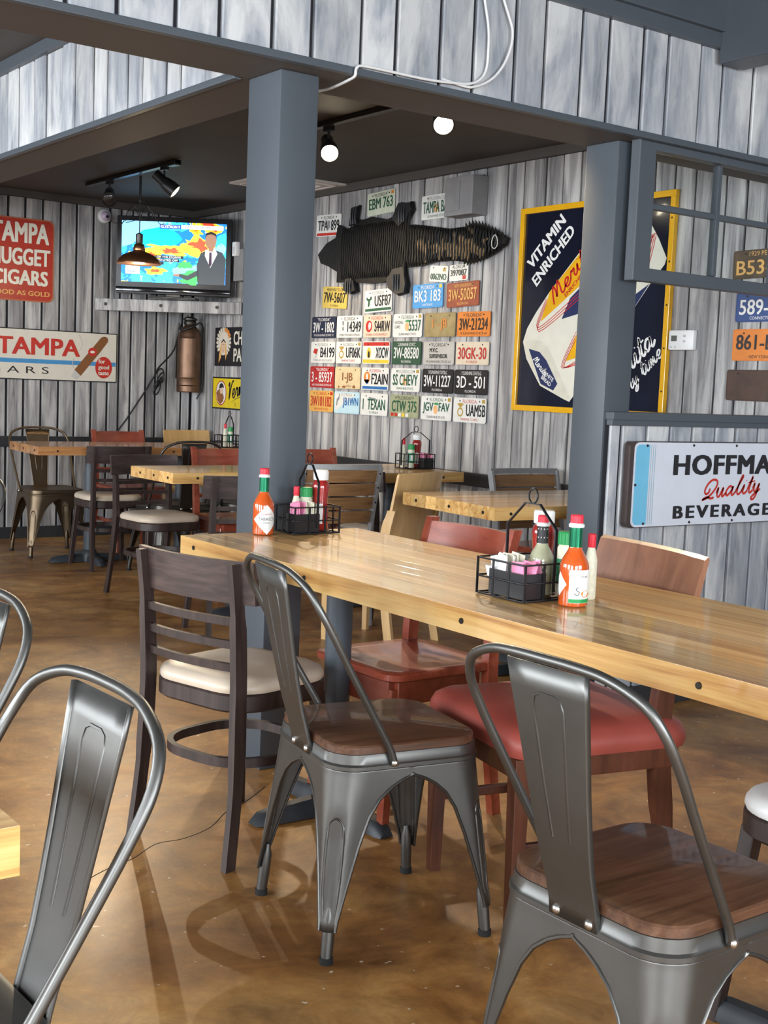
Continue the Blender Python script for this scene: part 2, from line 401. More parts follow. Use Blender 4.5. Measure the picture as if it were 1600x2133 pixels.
def plank_run(parent, horiz, seams, z0, z1, plane, th=0.014, gap=0.007, mat=None):
    """upright boards between the seams; horiz 'x' = boards in a wall facing -y, 'y' = wall facing -x"""
    for a, b in zip(seams[:-1], seams[1:]):
        lo, hi = min(a, b), max(a, b); w = hi-lo-gap-RND.uniform(0, 0.003)
        if w < 0.02: continue
        t = th+RND.uniform(-0.003, 0.003); e = 0.004
        zz0 = z0; zz1 = z1
        prof = [(-w/2, 0), (w/2, 0), (w/2, -t+e), (w/2-e, -t), (-w/2+e, -t), (-w/2, -t+e)]
        h = zz1-zz0
        if horiz == 'x':
            v0 = [Vector((p[0], p[1], -h/2)) for p in prof]; loc = ((lo+hi)/2, plane, (zz0+zz1)/2)
        else:
            v0 = [Vector((p[1], -p[0], -h/2)) for p in prof]; loc = (plane, (lo+hi)/2, (zz0+zz1)/2)
        v1 = [p+Vector((0, 0, h)) for p in v0]
        MB().loft([v0, v1]).build('plank', mat or M_PLANK, parent, loc=loc)
def fill_seams(known, lo, hi, step=0.125):
    """complete a list of measured seams to both ends with boards of about one width"""
    s = sorted(known); rr = random.Random(3)
    while s[0]-lo > step*1.4: s.insert(0, s[0]-step*rr.uniform(0.85, 1.2))
    s.insert(0, lo)
    while hi-s[-1] > step*1.4: s.append(s[-1]+step*rr.uniform(0.85, 1.2))
    s.append(hi)
    out = [s[0]]
    for b in s[1:]:
        a = out[-1]; n = max(1, round((b-a)/step))
        for k in range(1, n+1): out.append(a+(b-a)*k/n)
    return out

# back wall (faces -y), plate wall (faces -x)
w_back = struct('wall_back', MB().box((0.95, YR+0.06, 1.3), (7.7, 0.12, 2.7)), M_GAP, 'grey weathered plank wall at the far end')
plank_run(w_back, 'x', fill_seams([3.121, 3.244, 3.373, 3.504, 3.626, 3.754, 3.88, 3.97, 4.063, 4.188, 4.27, 4.362, 4.487], 0.9, XL-0.02, 0.125), 0.08, 2.40, YR, gap=0.014)
w_right = struct('wall_right', MB().box((XL+0.06, 3.0, 1.3), (0.12, 12.0, 2.7)), M_GAP, 'grey weathered plank wall hung with licence plates')
plank_run(w_right, 'y', fill_seams([6.945, 6.806, 6.644, 6.527, 6.40, 6.28, 6.19, 6.068, 5.944, 5.775, 5.65, 5.50, 5.39, 5.214, 5.081, 4.915, 4.79, 4.66, 4.53, 4.40, 4.28, 4.17, 4.045, 3.919, 3.743, 3.63], 0.5, YR-0.016, 0.125), 0.08, 2.40, XL, gap=0.009)
w_left = MB()
def wall_with_windows(axis, plane, out, lo, hi, wins, zs=(0.75, 2.25), top=2.65):
    mb = MB()
    def seg(a, b, z0, z1):
        if b-a < 1e-4: return
        if axis == 'y': mb.box((plane+out*0.06, (a+b)/2, (z0+z1)/2), (0.12, b-a, z1-z0))
        else: mb.box(((a+b)/2, plane+out*0.06, (z0+z1)/2), (b-a, 0.12, z1-z0))
    cur = lo
    for a, b in wins:
        seg(cur, a, 0, top); seg(a, b, 0, zs[0]); seg(a, b, zs[1], top); cur = b
    seg(cur, hi, 0, top); return mb
M_PALEWALL = plain('pale_grey_wall', (0.35, 0.36, 0.37), 0.7)
struct('wall_left', wall_with_windows('y', -2.8, -1, -2.9, 8.9, WIN_LEFT), M_PALEWALL, 'wall of windows along the left side')
struct('wall_front', wall_with_windows('x', -2.8, -1, -2.9, 4.7, WIN_FRONT), M_PALEWALL, 'wall of windows behind the viewer')
nwin = 0
for ax, wins in (('y', WIN_LEFT), ('x', WIN_FRONT)):
    for a, b in wins:
        nwin += 1; fr = MB(); pts = []
        for t in (a+0.03, (2*a+b)/3, (a+2*b)/3, b-0.03): pts.append((t, 1.5, 0.06, 1.5))
        for z in (0.78, 1.5, 2.22): pts.append(((a+b)/2, z, b-a, 0.06))
        for t, z, w, h in pts:
            if ax == 'y': fr.box((-2.84, t, z), (0.05, w, h))
            else: fr.box((t, -2.84, z), (w, 0.05, h))
        struct('window_%d' % nwin, fr, M_SLATE, 'slate framed window outside the view')

# trims
nt_ = [0]
def trim(mb, mat, label, smooth=None):
    nt_[0] += 1; return struct('trim_%d' % nt_[0], mb, mat, label, smooth)
trim(MB().box((2.7, YR-0.018, 2.427), (3.75, 0.036, 0.05)), M_BROWN, 'dark crown strip along the top of the back wall')
trim(MB().box((XL-0.018, 6.0, 2.427), (0.036, 5.55, 0.05)), M_BROWN, 'dark crown strip along the top of the plate wall')
trim(MB().rbox((2.7, YR-0.022, 0.695), (3.75, 0.022, 0.075), 0.004), M_BLACKTRIM, 'black chair rail along the back wall')
trim(MB().rbox((XL-0.022, 6.0, 0.695), (0.022, 5.5, 0.075), 0.004), M_BLACKTRIM, 'black chair rail along the plate wall')
struct('baseboard_back', MB().rbox((2.7, YR-0.02, 0.04), (3.75, 0.024, 0.085), 0.003), M_BLACKTRIM, 'black baseboard of the back wall')
struct('baseboard_right', MB().rbox((XL-0.02, 3.0, 0.04), (0.024, 11.5, 0.085), 0.003), M_BLACKTRIM, 'black baseboard of the plate wall')

# front beam (runs along x) with plank fascia, inner beam (runs along y)
BZ = 2.104
w_fa = struct('wall_upper_front', MB().box((0.92, 3.315, (BZ+0.004+2.65)/2), (7.33, 0.27, 2.65-BZ-0.004)), M_BROWN, 'plank clad header over the front posts')
plank_run(w_fa, 'x', fill_seams([1.406, 1.575, 1.708, 1.874, 2.005, 2.178, 2.307, 2.476, 2.609, 2.781, 2.91, 3.08, 3.21, 3.38, 3.504, 3.679, 3.806, 3.983], -0.9, XL, 0.15), 2.124, 2.475, 3.178, gap=0.012, mat=M_PLANK2)
MB().box((0.92, 3.1785, 2.30), (7.33, 0.004, 0.36)).build('board_backing', M_GAP, w_fa)
trim(MB().rbox((0.92, 3.17, BZ+0.011), (7.33, 0.026, 0.022), 0.003), M_SLATE, 'slate ledge along the bottom of the front header')
trim(MB().rbox((0.92, 3.155, 2.50), (7.33, 0.035, 0.055), 0.004).rbox((0.92, 3.145, 2.59), (7.33, 0.055, 0.13), 0.004), M_SLATE, 'stepped slate moulding above the front header planks')
w_fb = struct('wall_upper_left', MB().box((2.055, 6.13, (BZ+0.004+2.5)/2), (0.235, 5.34, 2.5-BZ-0.004)), M_BROWN, 'plank clad header running back from the corner post')
plank_run(w_fb, 'y', fill_seams([5.437, 5.305, 5.135, 5.004, 4.834, 4.705, 4.532, 4.412, 4.239, 4.118, 3.936, 3.832, 3.657], 3.46, 8.7, 0.15), 2.124, 2.452, 1.9385, gap=0.012, mat=M_PLANK2)
MB().box((1.9385, 6.1, 2.29), (0.004, 5.2, 0.33)).build('board_backing', M_GAP, w_fb)
trim(MB().rbox((1.931, 6.13, BZ+0.011), (0.026, 5.34, 0.022), 0.003), M_SLATE, 'slate ledge along the bottom of the inner header')
trim(MB().rbox((1.92, 6.13, 2.477), (0.045, 5.34, 0.05), 0.004), M_SLATE, 'slate strip along the top of the inner header')
trim(MB().rbox((3.815, 0.3, 2.535), (0.14, 5.68, 0.24), 0.006), M_SLATE, 'slate ceiling beam at the upper right')

# posts
def post(name, x0, x1, y0, y1, label):
    o = struct(name, MB().rbox(((x0+x1)/2, (y0+y1)/2, BZ/2+0.002), (x1-x0, y1-y0, BZ+0.004), 0.006), M_SLATE, label, 40)
    return o
post('column', 1.967, 2.10, 3.266, 3.455, 'square slate blue post at the end of the long table')
post('column', 3.385, 3.52, 3.266, 3.43, 'square slate blue post beside the window partition')

# partition: low plank wall, sill rail, window opening with a hung sash
w_lo = struct('wall_partition', MB().box((3.99, 3.31, 0.55), (1.19, 0.10, 1.10)), M_GAP, 'low plank wall below the interior window')
plank_run(w_lo, 'x', [3.405, 3.469, 3.604, 3.732, 3.862, 3.999, 4.123, 4.262, 4.39, 4.57], 0.09, 1.10, 3.262, gap=0.011, mat=M_PLANK2)
trim(MB().rbox((3.99, 3.30, 1.122), (1.19, 0.15, 0.030), 0.004).rbox((3.99, 3.245, 1.098), (1.19, 0.03, 0.022), 0.003), M_SLATE, 'slate sill rail of the interior window')
struct('baseboard_front', MB().rbox((3.99, 3.245, 0.045), (1.19, 0.02, 0.09), 0.003), M_BLACKTRIM, 'dark baseboard of the low partition wall')
win = tag(bpy.data.objects.new('window_%d' % (nwin+1), None), 'slate framed window sash hung over the partition opening', None, None, 'structure')
COL.objects.link(win); win.location = (3.418, 3.215, 1.612)
SW, SH, SB = 1.155, 0.512, 0.065
def bar(n, c, d): MB().rbox(c, d, 0.004).build(n, M_SLATE, win)
bar('stile', (SB/2+0.01, 0, SH/2), (SB+0.02, 0.045, SH)); bar('stile', (SW-SB/2, 0, SH/2), (SB, 0.045, SH))
bar('rail', (SW/2, 0, SB/2-0.008), (SW-0.16, 0.045, SB-0.018)); bar('rail', (SW/2, 0, SH-SB/2+0.01), (SW-0.16, 0.045, SB-0.02))
for gx in (0.452, 0.81): bar('muntin', (gx, 0, SH/2), (0.022, 0.03, SH-0.1))
bar('muntin', (SW/2, 0, 0.272), (SW-0.16, 0.028, 0.022))
xs = [0.085, 0.441, 0.463, 0.799, 0.821, SW-SB]; zs_ = [0.05, 0.261, 0.283, SH-0.05]
for i in (0, 2, 4):
    for j in (0, 2):
        MB().box(((xs[i]+xs[i+1])/2, 0, (zs_[j]+zs_[j+1])/2), (xs[i+1]-xs[i], 0.004, zs_[j+1]-zs_[j])).build('pane', M_GLASS, win)
# hairline crack in the floor
cr = [(1.16, 2.72), (1.25, 2.77), (1.33, 2.80), (1.42, 2.86), (1.50, 2.86), (1.60, 2.90), (1.70, 2.99), (1.78, 3.03), (1.9, 3.12)]
c3 = MB(); P = smooth2(cr, 4)
for (ax_, ay_), (bx_, by_) in zip(P[:-1], P[1:]):
    c3.tube([(ax_, ay_, 0.0), (bx_, by_, 0.0)], 0, flat=(0.0022, 0.0012))
c3.build('floor_crack', M_GAP, floor)
# ------------------------------------------------------------------ tables
def table(label, cx, cy, rot, L, W, nb, bases, screws_front=(), screws_end=(), H=0.75, T=0.052, group=None, seed=1, arm=0.26, mat=None):
    """plank top on pedestals; length along local x"""
    t = thing('dining_table', label, 'table', (cx, cy, 0), rot, group)
    rr = random.Random(seed); ws = [rr.uniform(0.8, 1.25) for _ in range(nb)]; tot = sum(ws); y = -W/2
    for w in ws:
        w = w/tot*W
        MB().rbox((0, 0, 0), (L, w-0.0002, T), 0.0006).build('board', mat or M_TOP, t, loc=(0, y+w/2, H-T/2)); y += w
    for x in screws_front:
        MB().lathe([(0, -0.002), (0.007, -0.002), (0.006, 0.002), (0, 0.002)], 12, M=Matrix.Rotation(PI/2, 3, 'X')).build('screw', M_SCREW, t, 40, loc=(x, -W/2-0.0005, H-T*0.5))
    for yy in screws_end:
        MB().lathe([(0, -0.002), (0.007, -0.002), (0.006, 0.002), (0, 0.002)], 12, M=Matrix.Rotation(PI/2, 3, 'Y')).build('screw', M_SCREW, t, 40, loc=(-L/2-0.0005, yy, H-T*0.5))
    for bx in bases:
        b = MB()
        for k in range(4):
            M3 = Matrix.Rotation(k*PI/2, 3, 'Z')
            secs = []
            for xx, hw, hh in ((0.0, 0.034, 0.055), (0.10, 0.034, 0.05), (arm-0.06, 0.030, 0.042), (arm-0.02, 0.028, 0.034), (arm, 0.022, 0.012)):
                secs.append([M3 @ Vector((xx, yy, zz)) for yy, zz in ((-hw, 0.004), (hw, 0.004), (hw*0.85, hh*0.7), (hw*0.45, hh), (-hw*0.45, hh), (-hw*0.85, hh*0.7))])
            b.loft(secs)
        b.lathe([(0.055, 0.004), (0.055, 0.05), (0.045, 0.07), (0.04, 0.08)], 20)
        b.build('base', M_CASTIRON, t, 40, loc=(bx, 0, 0))
        MB().lathe([(0.037, 0.06), (0.037, H-T-0.01)], 24).build('pedestal', M_SLATE, t, 40, loc=(bx, 0, 0))
        MB().rbox((0, 0, H-T-0.006), (0.30, 0.06, 0.012), 0.002).rbox((0, 0, H-T-0.006), (0.06, 0.30, 0.012), 0.002).build('top_plate', M_CASTIRON, t, loc=(bx, 0, 0))
    return t
# the long table runs along y: local +x = world -y
table('long pale wood table in the foreground with two condiment caddies', 1.96, 2.005, -PI/2, 2.43, 0.612, 9, (-0.845, 0.735),
      screws_front=(-1.134, -0.558, 0.043, 0.662, 1.12), seed=4, group='dining tables')
table('pale wood table corner cut off by the left edge of the frame', -0.16, 1.49, 0, 1.2, 0.61, 8, (0.1,), seed=5, group='dining tables')
table('orange brown wood table beside the back wall under the cigar signs', 3.55, 7.53, -0.06, 1.50, 0.58, 7, (-0.32, 0.3), screws_front=(-0.63, -0.24, 0.12), mat=M_TOPWARM, screws_end=(-0.22, 0.0, 0.2), seed=6, group='dining tables')
table('pale wood table behind the corner post, left of it', 3.14, 5.56, 0, 0.90, 0.46, 6, (0.14,), screws_front=(-0.32, 0.22), screws_end=(-0.18, -0.03, 0.12), seed=7, group='dining tables')
table('pale wood table beside the window post', 3.715, 3.91, -0.07, 1.0, 0.645, 8, (0.0,), screws_front=(-0.42, 0.03, 0.4), screws_end=(-0.25, -0.02, 0.22), seed=8, group='dining tables')
table('small wood table against the licence plate wall', 4.10, 5.52, 0, 0.52, 0.62, 6, (0.0,), screws_front=(0.12,), seed=9, group='dining tables')

# ------------------------------------------------------------------ chairs (all face local +x)
def wfun(z):
    tab = [(0.05, 0.018), (0.09, 0.022), (0.16, 0.036), (0.24, 0.054), (0.30, 0.072), (0.335, 0.092), (0.358, 0.118), (0.372, 0.142), (0.381, 0.165), (0.386, 0.20)]
    if z <= tab[0][0]: return tab[0][1]
    for (a, b), (c, d) in zip(tab[:-1], tab[1:]):
        if z <= c: return b+(d-b)*(z-a)/(c-a)
    return tab[-1][1]
def metal_chair(label, x, y, rot, metal, seatmat, group='industrial metal chairs'):
    t = thing('metal_chair', label, 'chair', (x, y, 0), rot, group)
    zs = [0.07, 0.09, 0.12, 0.16, 0.20, 0.24, 0.27, 0.30, 0.32, 0.335, 0.347, 0.358, 0.366, 0.373, 0.378, 0.382, 0.386, 0.395, 0.402]
    def pt(z, s):
        k = max(0, (0.40-z)/0.35); a = 0.180+0.027*k**1.15; r = 0.068*(1-k)+0.02*k
        arc = r*PI/4; full = arc+(a-r); s = max(-full, min(full, s)); q = abs(s)
        if q <= arc: th = PI/4+s/r; p = Vector((a-r+r*math.cos(th), a-r+r*math.sin(th), z))
        elif s > 0: p = Vector((a-r-(q-arc), a, z))
        else: p = Vector((a, a-r-(q-arc), z))
        fl = max(0, min(1, (z-0.06)/0.04))*max(0, min(1, (0.305-z)/0.025))*math.exp(-(s/0.0165)**4)*0.008
        p -= Vector((1, 1, 0))*fl*0.707
        return p
    nc = 27
    for sx, sy in ((1, 1), (1, -1), (-1, 1), (-1, -1)):
        S = Vector((sx, sy, 1)); rings = []
        for z in zs:
            w = wfun(z)
            rings.append([Vector((p.x*sx, p.y*sy, p.z)) for p in (pt(z, w*(2*j/(nc-1)-1)) for j in range(nc))])
        lg = MB().loft(rings, False, False, closed=False).build('leg', metal, t, 50)
        md = lg.modifiers.new('sheet', 'SOLIDIFY'); md.thickness = 0.0025; md.offset = 0
        e = MB()
        for sg in (-1, 1):
            e.tube([Vector((p.x*sx, p.y*sy, p.z)) for p in (pt(z, sg*(wfun(z))) for z in zs[:-2])], 0.0038, 6)
        e.build('rolled_edge', metal, lg, 60)
        fl_ = [(0.10, -0.014), (0.16, -0.0185), (0.22, -0.0195), (0.27, -0.018), (0.292, -0.0125), (0.30, 0.0), (0.292, 0.0125), (0.27, 0.018), (0.22, 0.0195), (0.16, 0.0185), (0.10, 0.014)]
        MB().tube([Vector((p.x*sx, p.y*sy, p.z)) for p in (pt(z, s_) for z, s_ in smooth2(fl_, 3))], 0.0032, 6).build('embossed_line', metal, lg, 60)
        p = pt(0.12, 0.03); p = Vector(((p.x+pt(0.12, -0.03).x)/2, (p.y+pt(0.12, -0.03).y)/2, 0))
        d = Vector((p.x*sx, p.y*sy, 0)); b = d*1.045
        MB().tube([b+Vector((0, 0, 0.012)), d*1.022+Vector((0, 0, 0.06)), d*1.005+Vector((0, 0, 0.10)), d*0.995+Vector((0, 0, 0.125))], [0.0125, 0.0135, 0.0125, 0.006], 12).build('foot_tube', metal, lg, 50)
        MB().tube([b, b+Vector((0, 0, 0.014))], 0.0145, 12).build('rubber_foot', M_RUBBER, lg, 50)
    MB().loft([rsq(0.180, 0.068, 6, 0.396), rsq(0.184, 0.070, 6, 0.400), rsq(0.184, 0.07, 6, 0.408), rsq(0.180, 0.068, 6, 0.412), rsq(0.178, 0.068, 6, 0.432), rsq(0.172, 0.064, 6, 0.434)], False, False).build('apron', metal, t, 40)
    if seatmat is metal:
        MB().loft([rsq(0.178, 0.068, 6, 0.430), rsq(0.179, 0.068, 6, 0.436), rsq(0.170, 0.064, 6, 0.438), rsq(0.150, 0.056, 6, 0.433), rsq(0.05, 0.025, 6, 0.431)]).build('seat', seatmat, t, 50)
    else:
        MB().loft([rsq(0.171, 0.066, 6, 0.428), rsq(0.176, 0.068, 6, 0.432), rsq(0.176, 0.068, 6, 0.447), rsq(0.173, 0.066, 6, 0.4505), rsq(0.167, 0.062, 6, 0.452)]).build('seat', seatmat, t, 30)
    path = [(-0.184, 0.404), (-0.187, 0.428), (-0.196, 0.462), (-0.209, 0.505), (-0.222, 0.56), (-0.237, 0.63), (-0.251, 0.70), (-0.265, 0.768), (-0.273, 0.808)]
    hw = [0.050, 0.050, 0.050, 0.053, 0.058, 0.064, 0.071, 0.078, 0.081]
    rows = []
    for (px, pz), w in zip(path, hw):
        rows.append([Vector((px+(0.007 if abs(u) == 1 else 0), u*w, pz)) for u in (-1, -0.96, -0.5, 0, 0.5, 0.96, 1)])
    sp = MB().loft(rows, False, False, closed=False).build('splat', metal, t, 35)
    md = sp.modifiers.new('sheet', 'SOLIDIFY'); md.thickness = 0.003; md.offset = 0
    def sx_(z):
        for (a, b), (c, d) in zip(path[:-1], path[1:]):
            if z <= d: return a+(c-a)*(z-b)/(d-b)
        return path[-1][0]
    u = [(-0.018, 0.54), (-0.023, 0.62), (-0.028, 0.70), (-0.031, 0.745), (-0.026, 0.760), (-0.015, 0.765), (0.015, 0.765), (0.026, 0.760), (0.031, 0.745), (0.028, 0.70), (0.023, 0.62), (0.018, 0.54)]
    MB().tube([(sx_(z), yy, z) for yy, z in u], 0.0034, 6).build('embossed_line', metal, sp, 60)
    half = [(-0.050, 0.188, 0.412), (-0.062, 0.189, 0.445), (-0.112, 0.194, 0.53), (-0.165, 0.199, 0.62), (-0.205, 0.203, 0.69), (-0.236, 0.199, 0.745), (-0.256, 0.175, 0.787), (-0.269, 0.118, 0.812), (-0.276, 0.06, 0.819)]
    hoop = half+[(-0.278, 0, 0.82)]+[(a, -b, c) for a, b, c in reversed(half)]
    MB().tube(smooth2(hoop, 4), 0.0078, 10).build('back_hoop', metal, t, 60)
    dome = [(0, 0.005), (0.004, 0.0045), (0.0075, 0.002), (0.0085, 0)]
    for yy in (-0.034, 0.034):
        MB().lathe(dome[::-1], 10, M=Matrix.Rotation(-PI/2, 3, 'Y')).build('bolt', M_STEEL, t, 50, loc=(-0.1865, yy, 0.414))
    for sg in (-1, 1):
        MB().lathe(dome[::-1], 10, M=Matrix.Rotation(-sg*PI/2, 3, 'X')).build('bolt', M_STEEL, t, 50, loc=(-0.050, sg*0.194, 0.414))
    return t

def barpath(p, f): return MB().tube(p, 0, flat=f)
def rear_post(sg, yb, top, foot_x, w=(0.021, 0.038), topx=-0.262, yt=None, mid=-0.165):
    yt = yb if yt is None else yt
    pts = smooth2([(foot_x, sg*(yb+0.012), 0.0), ((foot_x+mid)/2+0.008, sg*(yb+0.006), 0.20), (mid, sg*yb, 0.40), (mid-0.002, sg*yb, 0.50), (mid*0.62+topx*0.38, sg*(yb+yt)/2, 0.5+(top-0.5)*0.5), (topx, sg*yt, top)], 4)
    rings = []
    for i, p in enumerate(pts):
        z = p[2]; k = 1.0 if 0.25 < z < 0.6 else 0.86
        a, b = w[0]/2*k, w[1]/2*k
        rings.append([Vector((p[0]+dx, p[1]+dy, z)) for dx, dy in ((-b, -a), (b, -a), (b, a), (-b, a))])
    return MB().loft(rings)
def curved_slat(yh, z0, z1, x_at, bow, th, n=12):
    """slat curved in plan, ends forward; x_at(z) gives the post line"""
    rings = []
    for k in range(n+1):
        y = -yh+2*yh*k/n; off = -bow*(1-(y/yh)**2)
        rings.append([Vector((x_at(z)+off+dx, y, z)) for z, dx in ((z0, -th/2), (z0, th/2), (z1, th/2), (z1, -th/2))])
    return MB().loft(rings)
def postx(z, topx=-0.262, top=0.79):
    tab = [(0.40, -0.165), (0.50, -0.17), (0.64, -0.205), (top, topx)]
    for (a, b), (c, d) in zip(tab[:-1], tab[1:]):
        if z <= c: return b+(d-b)*(z-a)/(c-a)
    return topx
def cushion(a, r, z0, h, b=None):
    bb = a if b is None else b
    R = [(0.985, 0.0), (1.0, 0.18), (0.995, 0.42), (0.96, 0.68), (0.88, 0.86), (0.70, 0.96), (0.40, 1.0)]
    return MB().loft([rsq(a*s, min(r*s, a*s*0.98, bb*s*0.98), 7, z0+h*k, bb*s) for s, k in R])
def ladder_chair(label, x, y, rot, wm=None, crest=None, seat=None, scoop=False, slats=3, group='dark ladder-back chairs', foot=-0.195):
    wm = wm or M_DARKWOOD; crest = crest or M_CREST; seat = seat or M_CREAM
    t = thing('ladder_back_chair', label, 'chair', (x, y, 0), rot, group)
    top = 0.81 if scoop else 0.762; tx = -0.235 if scoop else -0.192
    def px_(z): return -0.165 if z < 0.5 else -0.167+(tx+0.167)*((z-0.5)/(top-0.5))**1.2
    for sg in (-1, 1):
        if scoop: rear_post(sg, 0.182, top, foot, (0.03, 0.036), tx).build('rear_leg', wm, t, 30)
        else: rear_post(sg, 0.166, top-0.004, foot, (0.021, 0.038), tx).build('rear_leg', wm, t, 30)
    if scoop: curved_slat(0.172, top-0.105, top-0.012, lambda z: px_(z)+0.004, 0.034, 0.018).build('crest_rail', crest, t, 30)
    else: curved_slat(0.208, top-0.105, top, lambda z: px_(z)+0.030, 0.034, 0.016).build('crest_rail', crest, t, 30)
    for z in ((0.487, 0.545, 0.603) if slats == 3 else (0.53, 0.615)):
        curved_slat(0.164, z, z+0.020, lambda zz: px_(zz)+0.004, 0.020, 0.013).build('slat', wm, t, 30)
    for sg in (-1, 1):
        MB().loft([rsq(0.0125, 0.002, 1, 0.0), rsq(0.0165, 0.002, 1, 0.39)]).xf(Matrix.Translation((0.188, sg*0.172, 0)) @ Matrix(((1, 0, -0.105, 0), (0, 1, -0.075*sg, 0), (0, 0, 1, 0), (0, 0, 0, 1)))).build('front_leg', wm, t, 30)
    if scoop:
        rings = [rsq(0.185, 0.05, 6, 0.415), rsq(0.192, 0.05, 6, 0.420), rsq(0.192, 0.05, 6, 0.436), rsq(0.186, 0.05, 6, 0.440), rsq(0.15, 0.05, 6, 0.437), rsq(0.09, 0.05, 6, 0.430), rsq(0.03, 0.02, 6, 0.428)]
        MB().loft(rings).build('seat', crest, t, 40)
        for c, d in (((0.155, 0, 0.375), (0.022, 0.29, 0.08)), ((-0.15, 0, 0.385), (0.022, 0.29, 0.06)), ((0, 0.152, 0.38), (0.29, 0.022, 0.07)), ((0, -0.152, 0.38), (0.29, 0.022, 0.07))):
            MB().rbox(c, d, 0.003).build('apron', wm, t)
        for sg in (-1, 1): MB().rbox((-0.0, sg*0.168, 0.20), (0.36, 0.016, 0.026), 0.003).build('stretcher', wm, t)
        MB().rbox((0.0, 0, 0.20), (0.022, 0.325, 0.024), 0.003).build('stretcher', wm, t)
    else:
        T1 = Matrix.Translation((0.013, 0, 0))
        MB().loft([rsq(0.176, 0.10, 7, 0.378), rsq(0.182, 0.10, 7, 0.384), rsq(0.182, 0.10, 7, 0.420), rsq(0.176, 0.10, 7, 0.426)]).xf(T1).build('seat_frame', wm, t, 30)
        cushion(0.183, 0.105, 0.426, 0.040).xf(T1).build('cushion', seat, t, 60)
        ring = rsq(0.168, 0.13, 7, 0.245)
        MB().tube(ring, 0, closed=True, flat=(0.016, 0.024)).xf(T1).build('ring_stretcher', wm, t, 30)
    return t
def panel_chair(label, x, y, rot):
    t = thing('panel_back_chair', label, 'chair', (x, y, 0), rot)
    for sg in (-1, 1):
        rear_post(sg, 0.192, 0.60, -0.225, (0.032, 0.046), -0.20).build('rear_leg', M_MAHOG, t, 30)
        MB().loft([rsq(0.014, 0.002, 1, 0.0), rsq(0.02, 0.002, 1, 0.40)]).xf(Matrix.Translation((0.205, sg*0.195, 0))).build('front_leg', M_MAHOG, t, 30)
        MB().rbox((-0.0, sg*0.196, 0.19), (0.40, 0.016, 0.024), 0.003).build('stretcher', M_MAHOG, t)
        MB().rbox((0.0, sg*0.20, 0.375), (0.42, 0.02, 0.055), 0.003).build('apron', M_MAHOG, t)
    MB().rbox((0.0, 0, 0.19), (0.02, 0.376, 0.024), 0.003).build('stretcher', M_MAHOG, t)
    for xx in (-0.155, 0.205): MB().rbox((xx, 0, 0.375), (0.02, 0.38, 0.055), 0.003).build('apron', M_MAHOG, t)
    rings = []
    for k in range(13):
        yy = -0.212+0.424*k/12; off = -0.022*(1-(yy/0.212)**2)
        rings.append([Vector((xx+off+dx, yy, z)) for z, xx, dx in ((0.575, -0.195, -0.013), (0.575, -0.195, 0.013), (0.72, -0.225, 0.010), (0.83, -0.255, 0.007), (0.837, -0.258, 0.0), (0.83, -0.255, -0.007), (0.72, -0.225, -0.010))])
    MB().loft(rings).build('back_panel', M_PLY, t, 30)
    cushion(0.235, 0.055, 0.402, 0.072, 0.238).build('cushion', M_REDVINYL, t, 60)
    return t
def shell_chair(label, x, y, rot):
    t = thing('plywood_chair', label, 'chair', (x, y, 0), rot, 'pale plywood chairs')
    rings = []
    for k in range(13):
        yy = -0.19+0.38*k/12; off = -0.020*(1-(yy/0.19)**2)
        rings.append([Vector((xx+off+dx, yy, z)) for z, xx, dx in ((0.43, -0.165, -0.007), (0.43, -0.165, 0.007), (0.62, -0.190, 0.007), (0.800, -0.225, 0.006), (0.810, -0.228, 0.0), (0.800, -0.225, -0.006), (0.62, -0.190, -0.007))])
    MB().loft(rings).build('back_panel', M_MAPLE, t, 40)
    MB().loft([rsq(0.185, 0.05, 6, 0.425), rsq(0.19, 0.05, 6, 0.43), rsq(0.19, 0.05, 6, 0.442), rsq(0.185, 0.05, 6, 0.446)]).build('seat', M_MAPLE, t, 30)
    for sg in (-1, 1):
        rear_post(sg, 0.185, 0.64, -0.225, (0.024, 0.05), -0.20).build('rear_leg', M_MAPLE, t, 30)
        MB().loft([rsq(0.013, 0.002, 1, 0.0), rsq(0.018, 0.002, 1, 0.426)]).xf(Matrix.Translation((0.165, sg*0.168, 0))).build('front_leg', M_MAPLE, t, 30)
        MB().rbox((-0.0, sg*0.172, 0.39), (0.34, 0.018, 0.05), 0.003).build('apron', M_MAPLE, t)
    return t
